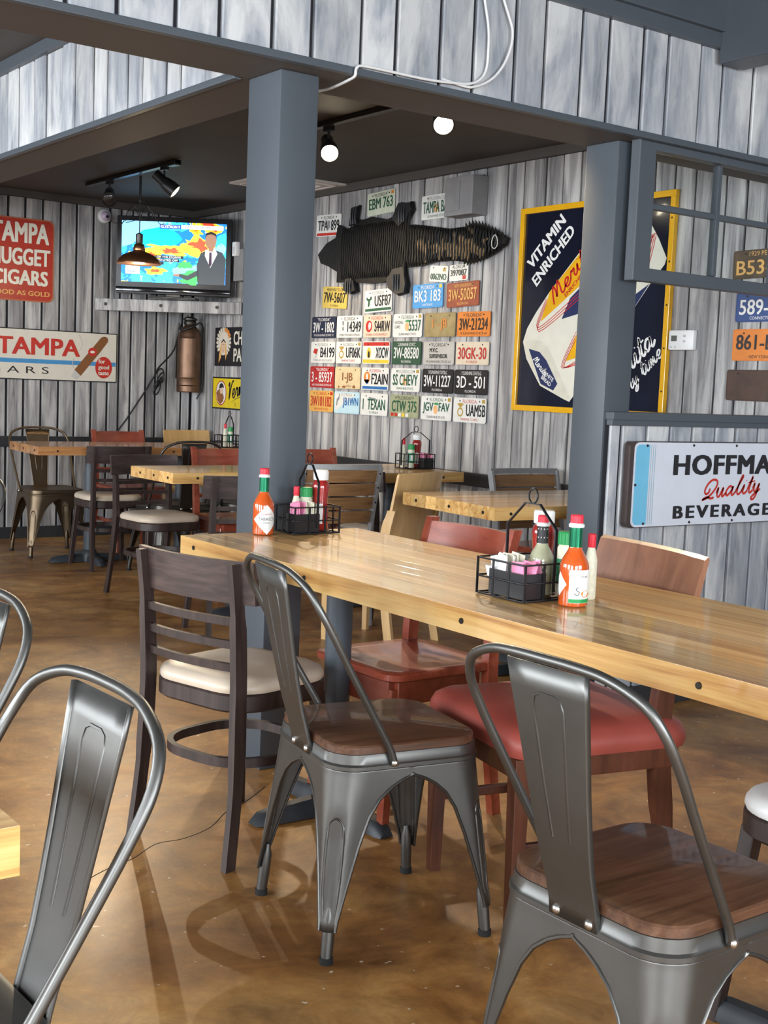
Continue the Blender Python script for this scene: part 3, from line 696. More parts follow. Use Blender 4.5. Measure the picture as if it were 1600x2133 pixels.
def slat_chair(label, x, y, rot):
    t = thing('slat_back_chair', label, 'chair', (x, y, 0), rot, 'grey metal chairs with wooden slats')
    for sg in (-1, 1):
        pts = [(-0.215, sg*0.205, 0.0), (-0.185, sg*0.205, 0.30), (-0.18, sg*0.205, 0.45), (-0.205, sg*0.207, 0.60), (-0.258, sg*0.21, 0.80)]
        MB().tube(pts, 0, flat=(0.012, 0.036)).build('rear_leg', M_GREYMETAL, t, 30)
        MB().tube([(0.19, sg*0.195, 0), (0.175, sg*0.195, 0.42)], 0, flat=(0.014, 0.03)).build('front_leg', M_GREYMETAL, t)
        MB().rbox((0, sg*0.198, 0.415), (0.36, 0.014, 0.03), 0.002).build('side_rail', M_GREYMETAL, t)
        for z in (0.53, 0.62, 0.695, 0.765):
            MB().lathe([(0.0045, 0), (0.0045, 0.002)], 8, M=Matrix.Rotation(PI/2, 3, 'Y')).build('bolt', M_SCREW, t, loc=(-0.20-(z-0.58)*0.26-0.022, sg*0.203, z))
    curved_slat(0.214, 0.785, 0.812, lambda z: -0.258, 0.022, 0.016).build('top_bar', M_GREYMETAL, t, 30)
    def xx(z): return -0.185-(max(z, 0.5)-0.5)*0.24
    for z in (0.518, 0.587, 0.655, 0.722):
        curved_slat(0.193, z, z+0.060, xx, 0.022, 0.012).build('slat', M_SLATWOOD, t, 30)
    MB().loft([rsq(0.188, 0.03, 4, 0.428), rsq(0.192, 0.03, 4, 0.434), rsq(0.192, 0.03, 4, 0.452), rsq(0.186, 0.03, 4, 0.458)]).build('seat', M_REDWOOD, t, 40)
    return t

A = math.radians
# foreground
metal_chair('gunmetal chair with walnut seat in the middle foreground, fully in view', 1.646, 2.228, A(-10), M_GUN, M_SEATWOOD)
metal_chair('gunmetal chair with walnut seat at the lower right corner', 1.522, 1.297, A(1), M_GUN, M_SEATWOOD)
metal_chair('gunmetal chair back seen large at the lower left corner', 0.362, 1.420, A(182), M_GUN, M_GUN)
metal_chair('gunmetal chair of which only the hoop shows at the left edge, mid height', 0.458, 2.095, A(186), M_GUN, M_GUN)
metal_chair('small distant gunmetal chair hoop at the far left edge', 1.22, 4.36, A(185), M_GUN, M_GUN)
ladder_chair('dark ladder-back chair with cream seat at the near end of the long table', 1.634, 2.832, A(15))
ladder_chair('cherry red wooden chair with scooped seat behind the long table', 2.150, 2.795, A(181), M_REDWOOD, M_REDWOOD, scoop=True, slats=2, group='cherry red wooden chairs')
panel_chair('chair with red vinyl seat and brown plywood back behind the long table', 2.10, 2.132, A(168))
ladder_chair('dark wooden chair with white round seat at the right edge', 2.13, 1.315, A(180), seat=M_WHITEVINYL)
# around the table by the back wall
metal_chair('bronze metal chair at the left end against the back wall', 3.14, 7.99, A(-92), M_BRONZE, M_BRONZE)
ladder_chair('reddish chair between the wall and the orange brown table', 3.74, 8.05, A(-90), M_REDWOOD, M_REDWOOD, scoop=True, slats=2, group='cherry red wooden chairs')
shell_chair('pale plywood chair below the brass cylinder in the far corner', 4.34, 8.16, A(-88))
ladder_chair('dark ladder-back chair at the orange brown table, cream seat showing', 3.26, 7.33, A(88))
metal_chair('blackened metal chair in front of the pale plywood chair', 3.50, 6.93, A(90), M_BLACKMETAL, M_BLACKMETAL)
metal_chair('blackened metal chair half hidden by the corner post', 3.98, 6.92, A(92), M_BLACKMETAL, M_BLACKMETAL)
# around the table left of the post
ladder_chair('dark ladder-back chair standing away from the tables, rear leg splayed', 3.055, 6.215, A(-85), foot=-0.235)
ladder_chair('cherry red chair at the table left of the corner post', 3.49, 6.12, A(-98), M_REDWOOD, M_REDWOOD, scoop=True, slats=2, group='cherry red wooden chairs')
ladder_chair('dark ladder-back chair cut by the left side of the corner post', 2.93, 5.16, A(80))
# right of the post
slat_chair('grey metal chair with four brown slats right of the corner post', 3.47, 5.28, A(84))
ladder_chair('dark ladder-back chair between the slatted chair and the plywood chair', 3.90, 5.36, A(8))
ladder_chair('cherry red chair behind the slatted chair near the plate wall', 4.06, 6.12, A(-95), M_REDWOOD, M_REDWOOD, scoop=True, slats=2, group='cherry red wooden chairs')
shell_chair('pale plywood chair beside the window post table', 3.475, 4.762, A(110))
slat_chair('grey metal chair with brown slats by the right post', 4.29, 4.42, A(-93))
# ------------------------------------------------------------------ licence plates on the plate wall
def col(name, c, rough=0.45, **k): return plain(name, c, rough, **k)
C = {
 'white': col('plate_white', (0.74, 0.74, 0.70)), 'cream': col('plate_cream', (0.70, 0.56, 0.33), var=0.1), 'tan': col('plate_olive_tan', (0.33, 0.25, 0.11), var=0.2),
 'orange': col('plate_orange', (0.72, 0.22, 0.03)), 'amber': col('plate_amber', (0.72, 0.40, 0.10)), 'rust': col('plate_rust', (0.30, 0.055, 0.02), var=0.15),
 'navy': col('plate_navy', (0.015, 0.022, 0.05)), 'black': col('plate_black', (0.014, 0.013, 0.014)), 'green': col('plate_green', (0.03, 0.085, 0.045)),
 'red': col('plate_red', (0.42, 0.025, 0.025)), 'blue': col('plate_blue', (0.06, 0.32, 0.68)), 'yellow': col('plate_yellow', (0.62, 0.46, 0.10), var=0.1),
 'grey': col('plate_grey', (0.50, 0.48, 0.44)), 'pale': col('plate_pale_green', (0.62, 0.66, 0.52)), 'sage': col('plate_sage', (0.34, 0.36, 0.22), var=0.15),
 'dblue': col('plate_deep_blue', (0.03, 0.07, 0.22)), 'brown': col('plate_old_brown', (0.085, 0.052, 0.025), var=0.3), 'rustbrown': col('plate_rusted', (0.06, 0.026, 0.013), var=0.3, bump=0.3),
 'beige': col('plate_beige', (0.70, 0.60, 0.46)), 'ice': col('plate_ice_blue', (0.50, 0.70, 0.78)),
}
I = {'k': M_INK, 'w': M_WHITE, 'r': col('ink_red', (0.52, 0.03, 0.02)), 'g': col('ink_green', (0.02, 0.10, 0.05)), 'o': col('ink_orange', (0.70, 0.24, 0.04)),
     'y': col('ink_yellow', (0.80, 0.55, 0.05)), 'b': col('ink_blue', (0.03, 0.15, 0.42)), 't': col('ink_tan', (0.75, 0.42, 0.12)), 'n': col('ink_brown', (0.30, 0.12, 0.04)), 'gd': col('ink_gold', (0.45, 0.30, 0.06)),
     'gr': col('ink_grey', (0.25, 0.27, 0.28)), 'lb': col('ink_light_blue', (0.25, 0.55, 0.75)), 'gn': col('ink_leaf_green', (0.06, 0.30, 0.10)), 'sk': col('ink_peach', (0.78, 0.44, 0.20))}
def plate(label, y, z, bgc, ink, main, top=None, bottom=None, w=0.285, h=0.138, mw=None, mh=0.066, mx=0.0, mz=0.0, tilt=0.0, topink=None, botink=None, extra=None, group='licence plates on the plank wall', rim=True):
    o = MB().prism(rrect(w, h, 0.012, 4), -0.0016, 0.0).build('license_plate', C[bgc])
    o.location = (XL-0.021, y, z); o.rotation_euler = (0, tilt, -PI/2)
    tag(o, label, 'license plate', group)
    e = MB()
    if rim:
        e.tube([(x, -0.0016, zz) for x, zz in rrect(w-0.008, h-0.008, 0.010, 4)], 0.0016, 5, closed=True).build('rim', C[bgc], o, 60)
    mk = I[ink]
    if main: lettering(o, 'characters', main, mk, mx, mz, mw or w*0.86, mh, -0.0030, bold=0.016)
    if top: lettering(o, 'state_name', top, I[topink or ink], 0, h*0.36, min(w*0.62, 0.013*len(top)+0.03), 0.020, -0.0022, bold=0.01)
    if bottom: lettering(o, 'motto', bottom, I[botink or ink], 0, -h*0.37, min(w*0.80, 0.0105*len(bottom)+0.02), 0.0135, -0.0022, bold=0.008)
    for sx in (-1, 1):
        MB().lathe([(0.0045, 0.0016), (0.004, 0.0035), (0.0, 0.004)], 8, M=Matrix.Rotation(PI/2, 3, 'X')).build('screw', M_SCREW, o, 40, loc=(sx*w*0.30, 0, h*0.37))
    if extra:
        for nm, mat, polys in extra:
            for q in polys: MB().flat(q, -0.0021 if 'band' in nm or 'sky' in nm else (-0.0026 if 'core' in nm or 'face' in nm or 'stripe' in nm else -0.0024)).build(nm, mat, o)
    return o
def rect(x, z, w, h): return [(x-w/2, z-h/2), (x+w/2, z-h/2), (x+w/2, z+h/2), (x-w/2, z+h/2)]
def sticker(m='y', x=0.118, z=0.052): return ('sticker', I[m], [rect(x, z, 0.026, 0.02)])
def blob(cx, cz, a, b, seed, n=14, j=0.25):
    r = random.Random(seed); return [(cx+a*math.cos(2*PI*k/n)*(1+r.uniform(-j, j)), cz+b*math.sin(2*PI*k/n)*(1+r.uniform(-j, j))) for k in range(n)]
ORG = [('orange_print', I['sk'], [ell(-0.005, -0.008, 0.020, 0.026, 14)]), ('leaf_print', I['gn'], [blob(0.0, 0.026, 0.022, 0.008, 2)])]
EGA = lambda x: [('emblem', I['gd'], [ell(x, -0.012, 0.026, 0.026, 16), [(x-0.030, 0.034), (x, 0.040), (x+0.030, 0.034), (x+0.008, 0.018), (x, 0.012), (x-0.008, 0.018)]]), ('emblem_core', C['white'], [ell(x, -0.012, 0.017, 0.017, 14)])]
c1, c2, c3_, c4, c5, c6 = 6.94, 6.646, 6.347, 6.037, 5.730, 5.430
rA, rB, rC, rD = 1.557, 1.395, 1.235, 1.078
W_ = 'licence plates in the lower rows'
plate('white plate with red foot stripe above the alligator head, reading TPA 899', 6.925, 2.209, 'white', 'k', 'TPA  899', 'FLORIDA', None, tilt=A(2), extra=[('band', I['r'], [rect(0, -0.056, 0.27, 0.018)]), ('shield', I['gr'], [[(-0.016, 0.03), (0.016, 0.03), (0.016, -0.01), (0, -0.032), (-0.016, -0.01)]])])
plate('pale green plate reading EBM 763 at the top of the wall', 6.357, 2.301, 'pale', 'g', 'EBM 763', '"FLORIDA"', None, tilt=A(-2), topink='k', extra=[sticker('o')])
plate('white plate with long green name half behind the grey wall box', 5.806, 2.231, 'white', 'g', 'TAMPA BAY', 'MYFLORIDA.COM', 'SUNSHINE STATE', mw=0.25, topink='gr', extra=ORG[:1])
plate('small white plate hung upside down under the alligator tail', 5.761, 1.847, 'white', 'g', '0062NO', None, None, 0.169, 0.092, mh=0.036, mz=-0.016, tilt=A(4), extra=[sticker('gd', 0.05, 0.025)], rim=False)
plate('small white plate reading 397087 with a red sticker', 5.581, 1.846, 'white', 'k', '397087', 'FLORIDA', None, 0.166, 0.090, mh=0.034, tilt=A(-1), extra=[('sticker', I['r'], [rect(0.05, -0.028, 0.03, 0.022)])], rim=False)
plate('rusty yellow plate reading 7W-5607', 6.825, 1.745, 'yellow', 'k', '7W-5607', 'SUNSHINE STATE', 'FLORIDA', tilt=A(3))
plate('white plate with a bull horn emblem reading USF87', 6.346, 1.711, 'white', 'k', 'USF87', 'FLORIDA', None, mx=0.05, mw=0.17, tilt=A(-2), topink='gr', extra=[('band', I['g'], [rect(0, -0.052, 0.27, 0.016)]), ('emblem', I['g'], [[(-0.125, 0.02), (-0.115, 0.03), (-0.108, 0.018), (-0.098, 0.016), (-0.088, 0.018), (-0.078, 0.032), (-0.064, 0.026), (-0.068, 0.012), (-0.085, 0.004), (-0.090, -0.026), (-0.104, -0.034), (-0.108, -0.022), (-0.104, 0.004), (-0.120, 0.010)]])])
plate('bright blue plate reading BK3 183', 5.855, 1.725, 'blue', 'w', 'BK3 183', 'FLORIDA', 'ANTIQUE', tilt=A(-1), extra=[sticker('y')])
plate('rust red plate reading 3W-50057', 5.536, 1.724, 'rust', 't', '3W-50057', '19 400TH ANNIVERSARY 65', 'FLORIDA', tilt=A(-2))
plate('navy plate reading 3W-1802 beside the corner post', c1, rA, 'navy', 'w', '3W - 1802', '"FLORIDA"', '70 SUNSHINE STATE 71')
plate('white plate reading 14349 with a medal print', c2, rA, 'white', 'k', '14349', 'FLORIDA', 'COMBAT WOUNDED VETERAN', mx=0.055, mw=0.15, extra=[('medal', I['gr'], [ell(-0.07, -0.012, 0.010, 0.014, 12), [(-0.082, 0.035), (-0.058, 0.035), (-0.064, 0.008), (-0.076, 0.008)]])])
plate('white plate with a red round head emblem reading S44RW', c3_, rA, 'beige', 'k', 'S44RW', 'FLORIDA', 'FLORIDA STATE UNIVERSITY', mx=0.055, mw=0.16, topink='r', botink='r', extra=[('emblem', I['r'], [ell(-0.085, 0, 0.034, 0.036, 18)]), ('emblem_face', C['white'], [blob(-0.078, 0.0, 0.015, 0.024, 5)])])
plate('white plate with an orange and the words NATIONAL GUARD', c4, rA, 'white', 'g', '5537', 'FLORIDA', 'SUNSHINE STATE', mx=0.072, mw=0.115, botink='k', extra=ORG+[sticker('gd')])
lettering(bpy.data.objects[[o.name for o in bpy.data.objects if o.get('label') == 'white plate with an orange and the words NATIONAL GUARD'][0]], 'guard_words', 'NATIONAL\nGUARD', I['k'], -0.085, 0.006, 0.085, 0.045, -0.0022)
plate('olive tan plate reading 1-JB in orange', c5, rA, 'tan', 'o', '1 - JB', None, None, mw=0.13)
plate('bright orange plate reading 3W-21234', c6, rA, 'orange', 'k', '3W-21234', '"FLORIDA"', '19 SUNSHINE STATE 64')
plate('white plate with a pirate flag emblem reading B4199', c1, rB, 'white', 'k', 'B4199', 'FLORIDA', 'TAMPA BAY BUCCANEERS', mx=0.055, mw=0.165, topink='gr', botink='gr', extra=[('flag', I['r'], [[(-0.115, 0.0), (-0.10, 0.026), (-0.062, 0.022), (-0.07, -0.006), (-0.085, -0.012)]]), ('flag_pole', I['gr'], [[(-0.062, 0.022), (-0.057, 0.02), (-0.083, -0.04), (-0.087, -0.038)]])])
plate('white plate with a gold globe and eagle reading UF06K', c2, rB, 'white', 'k', 'UF06K', 'FLORIDA', 'MARINE CORPS', mx=0.055, mw=0.16, topink='gr', botink='r', extra=EGA(-0.078)+[sticker('gd')])
plate('white plate with red top and yellow foot reading XOCW', c3_, rB, 'white', 'k', 'XOCW', None, 'FLORIDA', mx=0.065, mw=0.13, botink='gd', extra=[('band', I['r'], [rect(0, 0.054, 0.272, 0.024)]), ('foot_band', I['y'], [rect(0, -0.054, 0.272, 0.024)]), ('emblem', I['y'], [ell(-0.075, -0.002, 0.022, 0.034, 16)]), ('emblem_core', I['k'], [[(-0.086, -0.03), (-0.064, -0.03), (-0.066, 0.0), (-0.074, 0.016), (-0.084, 0.0)]])])
plate('dark green plate reading 3W-88580', c4, rB, 'green', 'w', '3W-88580', 'SUNSHINE STATE', 'FLORIDA')
plate('grey plate reading M.V.C. SUPERVISOR', c5, rB, 'grey', 'k', 'M.V.C.\nSUPERVISOR', '"FLORIDA"', '19 SUNSHINE STATE 62', mw=0.165, mh=0.058, h=0.132)
plate('beige plate with red characters 30GK-30', c6, rB, 'beige', 'r', '30GK-30', None, 'FLORIDA', h=0.128)
plate('red plate reading 3-85937', c1, rC, 'red', 'w', '3 - 85937', '"FLORIDA"', '68 SUNSHINE STATE 69')
plate('cream plate with rust spots reading 1-JB', c2, rC, 'cream', 'n', '1-JB', None, 'FLORIDA', mw=0.115, extra=[('rust_spot', I['n'], [blob(-0.035, -0.058, 0.022, 0.008, 1), blob(0.075, -0.055, 0.016, 0.010, 2), blob(-0.095, -0.058, 0.010, 0.007, 3)])])
plate('white plate with an orange and blue round emblem reading F2AIN', c3_, rC, 'white', 'k', 'F2AIN', 'FLORIDA', None, mx=0.05, mw=0.17, topink='r', extra=[('band', I['b'], [rect(0, -0.055, 0.262, 0.018)]), ('emblem', I['o'], [ell(-0.085, 0.008, 0.034, 0.036, 18)]), ('emblem_stripe', C['white'], [[(-0.094, 0.03), (-0.074, 0.03), (-0.074, -0.004), (-0.094, -0.004)]]), ('emblem_base', I['b'], [[(-0.118, -0.006), (-0.06, -0.006), (-0.07, -0.03), (-0.09, -0.034)]])])
plate('white plate with a seven letter car name above the wheat green plate', c4, rC, 'white', 'g', 'SS CHEVY', 'MYFLORIDA.COM', 'SUNSHINE STATE', topink='gr', extra=ORG[:1]+[sticker('gd')])
plate('black plate reading 3W-11227', c5, rC, 'black', 'w', '3W-11227', '19 SUNSHINE STATE 63', 'FLORIDA')
plate('black plate reading 3D - 501', c6, rC, 'black', 'w', '3D - 501', '19 SUNSHINE STATE 63', 'FLORIDA')
plate('amber plate reading 3W101182', c1, rD, 'amber', 'r', '3W101182', 'FLORIDA', 'SUNSHINE STATE', extra=[('sticker', I['r'], [rect(0.118, 0.052, 0.03, 0.02)])])
plate('ice blue plate with a leaping fish reading JB1WN', c2, rD, 'ice', 'b', 'JB1WN', 'FLORIDA', None, mx=0.045, mw=0.17, topink='gr', extra=[('sky_print', C['white'], [[(-0.13, 0.06), (0.10, 0.06), (0.06, 0.03), (-0.03, 0.0), (-0.10, -0.05), (-0.13, -0.05)]]), ('fish', I['gr'], [[(-0.118, -0.02), (-0.112, 0.02), (-0.092, 0.036), (-0.078, 0.05), (-0.082, 0.02), (-0.098, 0.008), (-0.106, -0.022)]])])
plate('white plate reading 1 TEXAN in green', c3_, rD, 'white', 'g', '1  TEXAN', None, 'FLORIDA', mw=0.235, h=0.136, extra=[('map_print', I['gr'], [[(-0.055, 0.045), (-0.005, 0.040), (0.02, 0.036), (0.024, 0.024), (-0.02, 0.026), (-0.056, 0.034)]])])
plate('sage green plate reading CTW 375 with coloured stickers', c4, rD, 'sage', 'g', 'CTW 375', '"FLORIDA"', None, topink='k', h=0.136, extra=[('sticker', I['r'], [rect(-0.115, -0.052, 0.028, 0.02), rect(-0.078, -0.052, 0.028, 0.02)]), ('sticker', C['white'], [rect(-0.042, -0.052, 0.028, 0.02), rect(0.03, -0.052, 0.026, 0.02)]), ('sticker', I['y'], [rect(-0.006, -0.052, 0.026, 0.02)])])
plate('white plate with an orange in the middle reading JGV FAV', c5, rD, 'white', 'g', 'JGV   FAV', 'FLORIDA', 'SUNSHINE STATE', botink='k', extra=ORG+[sticker('gd')])
plate('white plate with a gold globe and eagle reading UAM5B, last of its row', c6, rD, 'white', 'k', 'UAM5B', 'FLORIDA', 'MARINE CORPS', mx=0.055, mw=0.165, topink='r', botink='r', extra=EGA(-0.08)+[sticker('gd')])
G2 = 'licence plates behind the window sash'
plate('old brown 1929 plate seen through the sash glass', 3.505, 1.79, 'brown', 't', 'B53-17', '1929 PENNA', None, w=0.33, h=0.124, mw=0.29, mh=0.062, mz=-0.014, group=G2, tilt=A(-1))
plate('deep blue plate reading 589-E under the sash', 3.495, 1.603, 'dblue', 'w', '589-EB', None, 'CONNECTICUT', w=0.29, h=0.128, group=G2)
plate('orange plate reading 861-B at the right edge', 3.50, 1.439, 'orange', 'k', '861-BT', None, 'NEW YORK', w=0.29, h=0.138, group=G2, mz=0.012)
plate('rusted brown blank plate at the right edge', 3.515, 1.263, 'rustbrown', 'n', None, None, None, w=0.30, h=0.136, group=G2)

# ------------------------------------------------------------------ alligator hide
GAT = [(7.011, 2.025), (6.916, 2.091), (6.812, 2.12), (6.785, 2.202), (6.68, 2.163), (6.619, 2.181), (6.642, 2.295), (6.60, 2.29), (6.558, 2.305), (6.576, 2.225), (6.544, 2.209), (6.41, 2.22), (6.262, 2.191), (6.178, 2.21), (6.127, 2.284), (6.07, 2.27), (6.017, 2.278), (6.0, 2.228), (6.057, 2.167), (6.076, 2.144), (5.98, 2.141), (5.792, 2.114), (5.663, 2.093), (5.501, 2.093), (5.454, 2.108), (5.358, 2.089), (5.25, 2.051), (5.161, 2.008), (5.175, 1.972), (5.264, 1.932), (5.356, 1.907), (5.462, 1.893), (5.612, 1.913), (5.778, 1.914), (5.909, 1.897), (6.058, 1.896), (6.024, 1.795), (6.034, 1.746), (6.116, 1.732), (6.205, 1.786), (6.23, 1.829), (6.279, 1.818), (6.412, 1.815), (6.564, 1.829), (6.545, 1.772), (6.606, 1.758), (6.686, 1.786), (6.674, 1.838), (6.782, 1.838), (6.782, 1.905), (6.89, 1.946), (6.974, 1.968)]
M_HIDE = plain('black_hide', (0.008, 0.0075, 0.007), 0.5, var=0.4, scale=40, bump=0.5, spec=0.3)
M_CLAW = plain('glossy_black_leather', (0.014, 0.014, 0.016), 0.42, var=0.2, scale=30, bump=0.2)
M_BONE = plain('tan_scute_edge', (0.30, 0.19, 0.09), 0.6, var=0.3, scale=60)
gy, gz = 6.1, 2.02
hide = thing('alligator_hide', 'black alligator hide stretched over the licence plate wall', 'animal hide', (XL-0.0305, gy, gz), -PI/2)
gp = [(gy-a, b-gz) for a, b in GAT]
hb = MB().prism(gp, -0.012, 0.004).build('skin', M_HIDE, hide)
def span(x):
    zs_in = []
    n = len(gp)
    for i in range(n):
        (xa, za), (xb, zb) = gp[i], gp[(i+1) % n]
        if (xa-x)*(xb-x) < 0: zs_in.append(za+(zb-za)*(x-xa)/(xb-xa))
    return (min(zs_in), max(zs_in)) if len(zs_in) >= 2 else None
rr = random.Random(5); body = MB(); k = 0; xx = -0.62
while xx < 0.86:
    lim = span(xx)
    if lim:
        lo, hi = lim
        if xx < 0.04: lo, hi = max(lo, -0.17), min(hi, 0.16)
        zc = [lo+(hi-lo)*j/9 for j in range(10)]
        pts = [(xx+0.004*math.sin(j*1.7+k), -0.013-(0.010 if 0 < j < 9 else 0), z) for j, z in enumerate(zc)]
        body.tube(pts, [0.004]+[0.0075]*8+[0.004], 5)
    k += 1; xx += 0.021 if xx < 0.04 else 0.026
body.build('scute_ridges', M_HIDE, hide, 50)['kind'] = 'stuff'
for i in range(26):
    x0 = 0.17+i*0.0255; lim = span(x0)
    if not lim: continue
    lo, hi = lim; d = hi-lo
    f0 = rr.uniform(0.03, 0.42) if x0 < 0.45 else rr.uniform(0.02, 0.15); f1 = rr.uniform(0.5, 0.95) if x0 > 0.40 else rr.uniform(0.45, 0.7)
    if x0 > 0.76: f0, f1 = 0.55, 0.80
    za, zb = lo+d*f0, lo+d*f1
    MB().tube([(x0+0.003*math.sin(j), -0.021, za+(zb-za)*j/5) for j in range(6)], [0.003, 0.0055, 0.005, 0.0055, 0.0045, 0.002], 5).build('tail_band', M_BONE, hide, 50)
for nm, poly in (('foot', [(-0.54, 0.16), (-0.52, 0.27), (-0.47, 0.275), (-0.475, 0.2), (-0.45, 0.18)]), ('foot', [(-0.09, 0.17), (-0.03, 0.255), (0.075, 0.25), (0.095, 0.21), (0.04, 0.15), (-0.02, 0.12)]),
                 ('foot', [(-0.58, -0.2), (-0.575, -0.24), (-0.51, -0.255), (-0.45, -0.24), (-0.47, -0.18), (-0.53, -0.16)]), ('foot', [(-0.12, -0.19), (-0.1, -0.24), (-0.02, -0.28), (0.06, -0.27), (0.07, -0.22), (0.04, -0.12), (-0.06, -0.13)])):
    MB().prism(poly, -0.030, -0.012).build(nm, M_CLAW, hide)
    cxm = sum(p[0] for p in poly)/len(poly); czm = sum(p[1] for p in poly)/len(poly)
    fo = MB()
    for j in range(3): fo.tube([(cxm-0.025+0.025*j, -0.03, czm-0.05), (cxm-0.02+0.022*j, -0.036, czm), (cxm-0.025+0.025*j, -0.03, czm+0.045)], 0.006, 6)
    fo.build('claw_folds', M_CLAW, hide, 50)
edge = MB()
for x0 in [0.60+0.028*i for i in range(12)]:
    lim = span(min(x0, 0.925))
    if lim:
        for z, s_ in ((lim[0], -1), (lim[1], 1)):
            edge.add([(x0-0.014, -0.016, z-s_*0.012), (x0+0.014, -0.016, z-s_*0.012), (x0+0.006, -0.03, z+s_*0.022), (x0, -0.004, z)], [(0, 1, 2), (0, 2, 3), (1, 3, 2), (0, 3, 1)])
edge.build('tail_fringe', M_HIDE, hide)['kind'] = 'stuff'
MB().tube([(0.865+0.024*math.cos(t*0.5), -0.036-0.002*math.sin(t), -0.03+0.036*math.sin(t*0.5)) for t in range(14)], 0.003, 5).build('hanging_string', plain('white_string', (0.6, 0.58, 0.52), 0.8), hide)

# ------------------------------------------------------------------ grey box, thermostat, sensor, camera on the walls
M_BOX = plain('grey_box_paint', (0.25, 0.245, 0.25), 0.5, var=0.12, scale=9)
bx = thing('wall_box', 'grey painted metal box at the top of the licence plate wall', 'wall box', (XL-0.014, 5.49, 2.25), -PI/2)
MB().rbox((0, -0.055, 0), (0.24, 0.11, 0.21), 0.004).build('housing', M_BOX, bx)
MB().rbox((-0.045, -0.112, 0.0), (0.115, 0.006, 0.16), 0.002).build('cover_plate', M_BOX, bx)
th = thing('thermostat', 'white thermostat right of the big bread sign', 'thermostat', (XL-0.018, 3.925, 1.461), -PI/2)
MB().rbox((0, -0.012, 0), (0.148, 0.026, 0.092), 0.008).build('housing', M_WHITEPLASTIC, th, 40)
MB().flat(rect(-0.040, 0.008, 0.034, 0.026), -0.0256).build('display', plain('grey_green_lcd', (0.10, 0.11, 0.09), 0.3), th)
for x, z in ((0.022, 0.018), (0.022, -0.006)): MB().lathe([(0.006, 0.0), (0.006, 0.004), (0.0, 0.005)], 10, M=Matrix.Rotation(PI/2, 3, 'X')).build('button', plain('button_grey', (0.5, 0.5, 0.5), 0.5), th, 40, loc=(x, -0.025, z))
for x in (-0.055, -0.030): MB().lathe([(0.004, 0.0), (0.004, 0.004), (0.0, 0.005)], 10, M=Matrix.Rotation(PI/2, 3, 'X')).build('button', plain('button_grey', (0.5, 0.5, 0.5), 0.5), th, 40, loc=(x, -0.025, -0.032))
ms = thing('motion_sensor', 'white motion sensor on a grey box right of the television', 'sensor', (XL-0.014, 7.93, 2.0), -PI/2)
MB().rbox((0, -0.05, 0.0), (0.13, 0.10, 0.22), 0.004).build('box', M_BOX, ms)
MB().rbox((-0.01, -0.115, 0.11), (0.055, 0.035, 0.10), 0.008).build('housing', M_WHITEPLASTIC, ms, 40)
MB().rbox((-0.01, -0.133, 0.10), (0.035, 0.006, 0.05), 0.002).build('lens', plain('frosted_lens', (0.6, 0.6, 0.6), 0.4), ms)
dc = thing('dome_camera', 'round white dome camera left of the television', 'camera', (3.828, YR-0.02, 2.338), 0)
Mx = Matrix.Rotation(PI/2, 3, 'X')
MB().lathe([(0.052, 0.0), (0.052, 0.012), (0.046, 0.022), (0.036, 0.026)], 24, M=Mx).build('ring', M_WHITEPLASTIC, dc, 40)
MB().lathe([(0.036, 0.024), (0.033, 0.034), (0.024, 0.044), (0.0, 0.05)], 24, M=Mx).build('dome', plain('pale_lilac_dome', (0.55, 0.45, 0.60), 0.15), dc, 60)
MB().lathe([(0.012, 0.046), (0.010, 0.052), (0.0, 0.053)], 16, M=Mx).build('lens', M_BLACK, dc, 60, loc=(0.004, 0, -0.006))

# ------------------------------------------------------------------ big bread sign
M_ENNAVY = plain('midnight_enamel', (0.008, 0.010, 0.022), 0.16, coat=0.6, var=0.3, scale=4)
M_ENYEL = plain('yellow_enamel', (0.80, 0.42, 0.012), 0.22, coat=0.4, var=0.05)
M_ENCREAM = plain('cream_enamel', (0.76, 0.73, 0.62), 0.25, coat=0.3, var=0.03)
M_ENRED = plain('red_enamel', (0.55, 0.02, 0.02), 0.25, coat=0.3)
M_ENBLUE = plain('navy_print', (0.02, 0.03, 0.10), 0.3)
bs = thing('enamel_sign', 'big square dark enamel bread sign with yellow border', 'sign', (XL-0.016, 4.537, 1.623), -PI/2, None)
MB().rbox((0, -0.006, 0), (1.02, 0.010, 1.02), 0.001).build('panel', M_ENNAVY, bs)
for c, d in (((0, -0.012, 0.513), (1.058, 0.026, 0.030)), ((0, -0.012, -0.513), (1.058, 0.026, 0.030)), ((-0.513, -0.012, 0), (0.030, 0.026, 0.998)), ((0.513, -0.012, 0), (0.030, 0.026, 0.998))):
    MB().rbox(c, d, 0.003).build('border', M_ENYEL, bs)
def pr(name, mat, polys, y, parent=None):
    first = None
    for q in polys:
        o = MB().flat(q, y).build(name, mat, parent or bs); first = first or o
    return first
ang = math.atan2(0.227, 0.244)
lettering(bs, 'slogan', 'VITAMIN', M_WHITE, -0.335, 0.345, 0.335, 0.062, -0.0125, A(44), bold=0.035)
lettering(bs, 'slogan', 'ENRICHED', M_WHITE, -0.278, 0.272, 0.375, 0.062, -0.0125, A(45), bold=0.035)
loaf = [(0.0, 0.36), (-0.075, 0.291), (-0.289, 0.091), (-0.388, -0.018), (-0.447, -0.096), (-0.474, -0.166), (-0.441, -0.254), (-0.327, -0.393), (-0.148, -0.457), (-0.105, -0.47), (-0.082, -0.446), (0.0, -0.33), (0.10, -0.22), (0.218, -0.088), (0.29, -0.02), (0.395, 0.106), (0.475, 0.19), (0.484, 0.218), (0.43, 0.31), (0.348, 0.422), (0.27, 0.475), (0.15, 0.46)]
lf = pr('loaf', M_ENCREAM, [loaf], -0.0120)
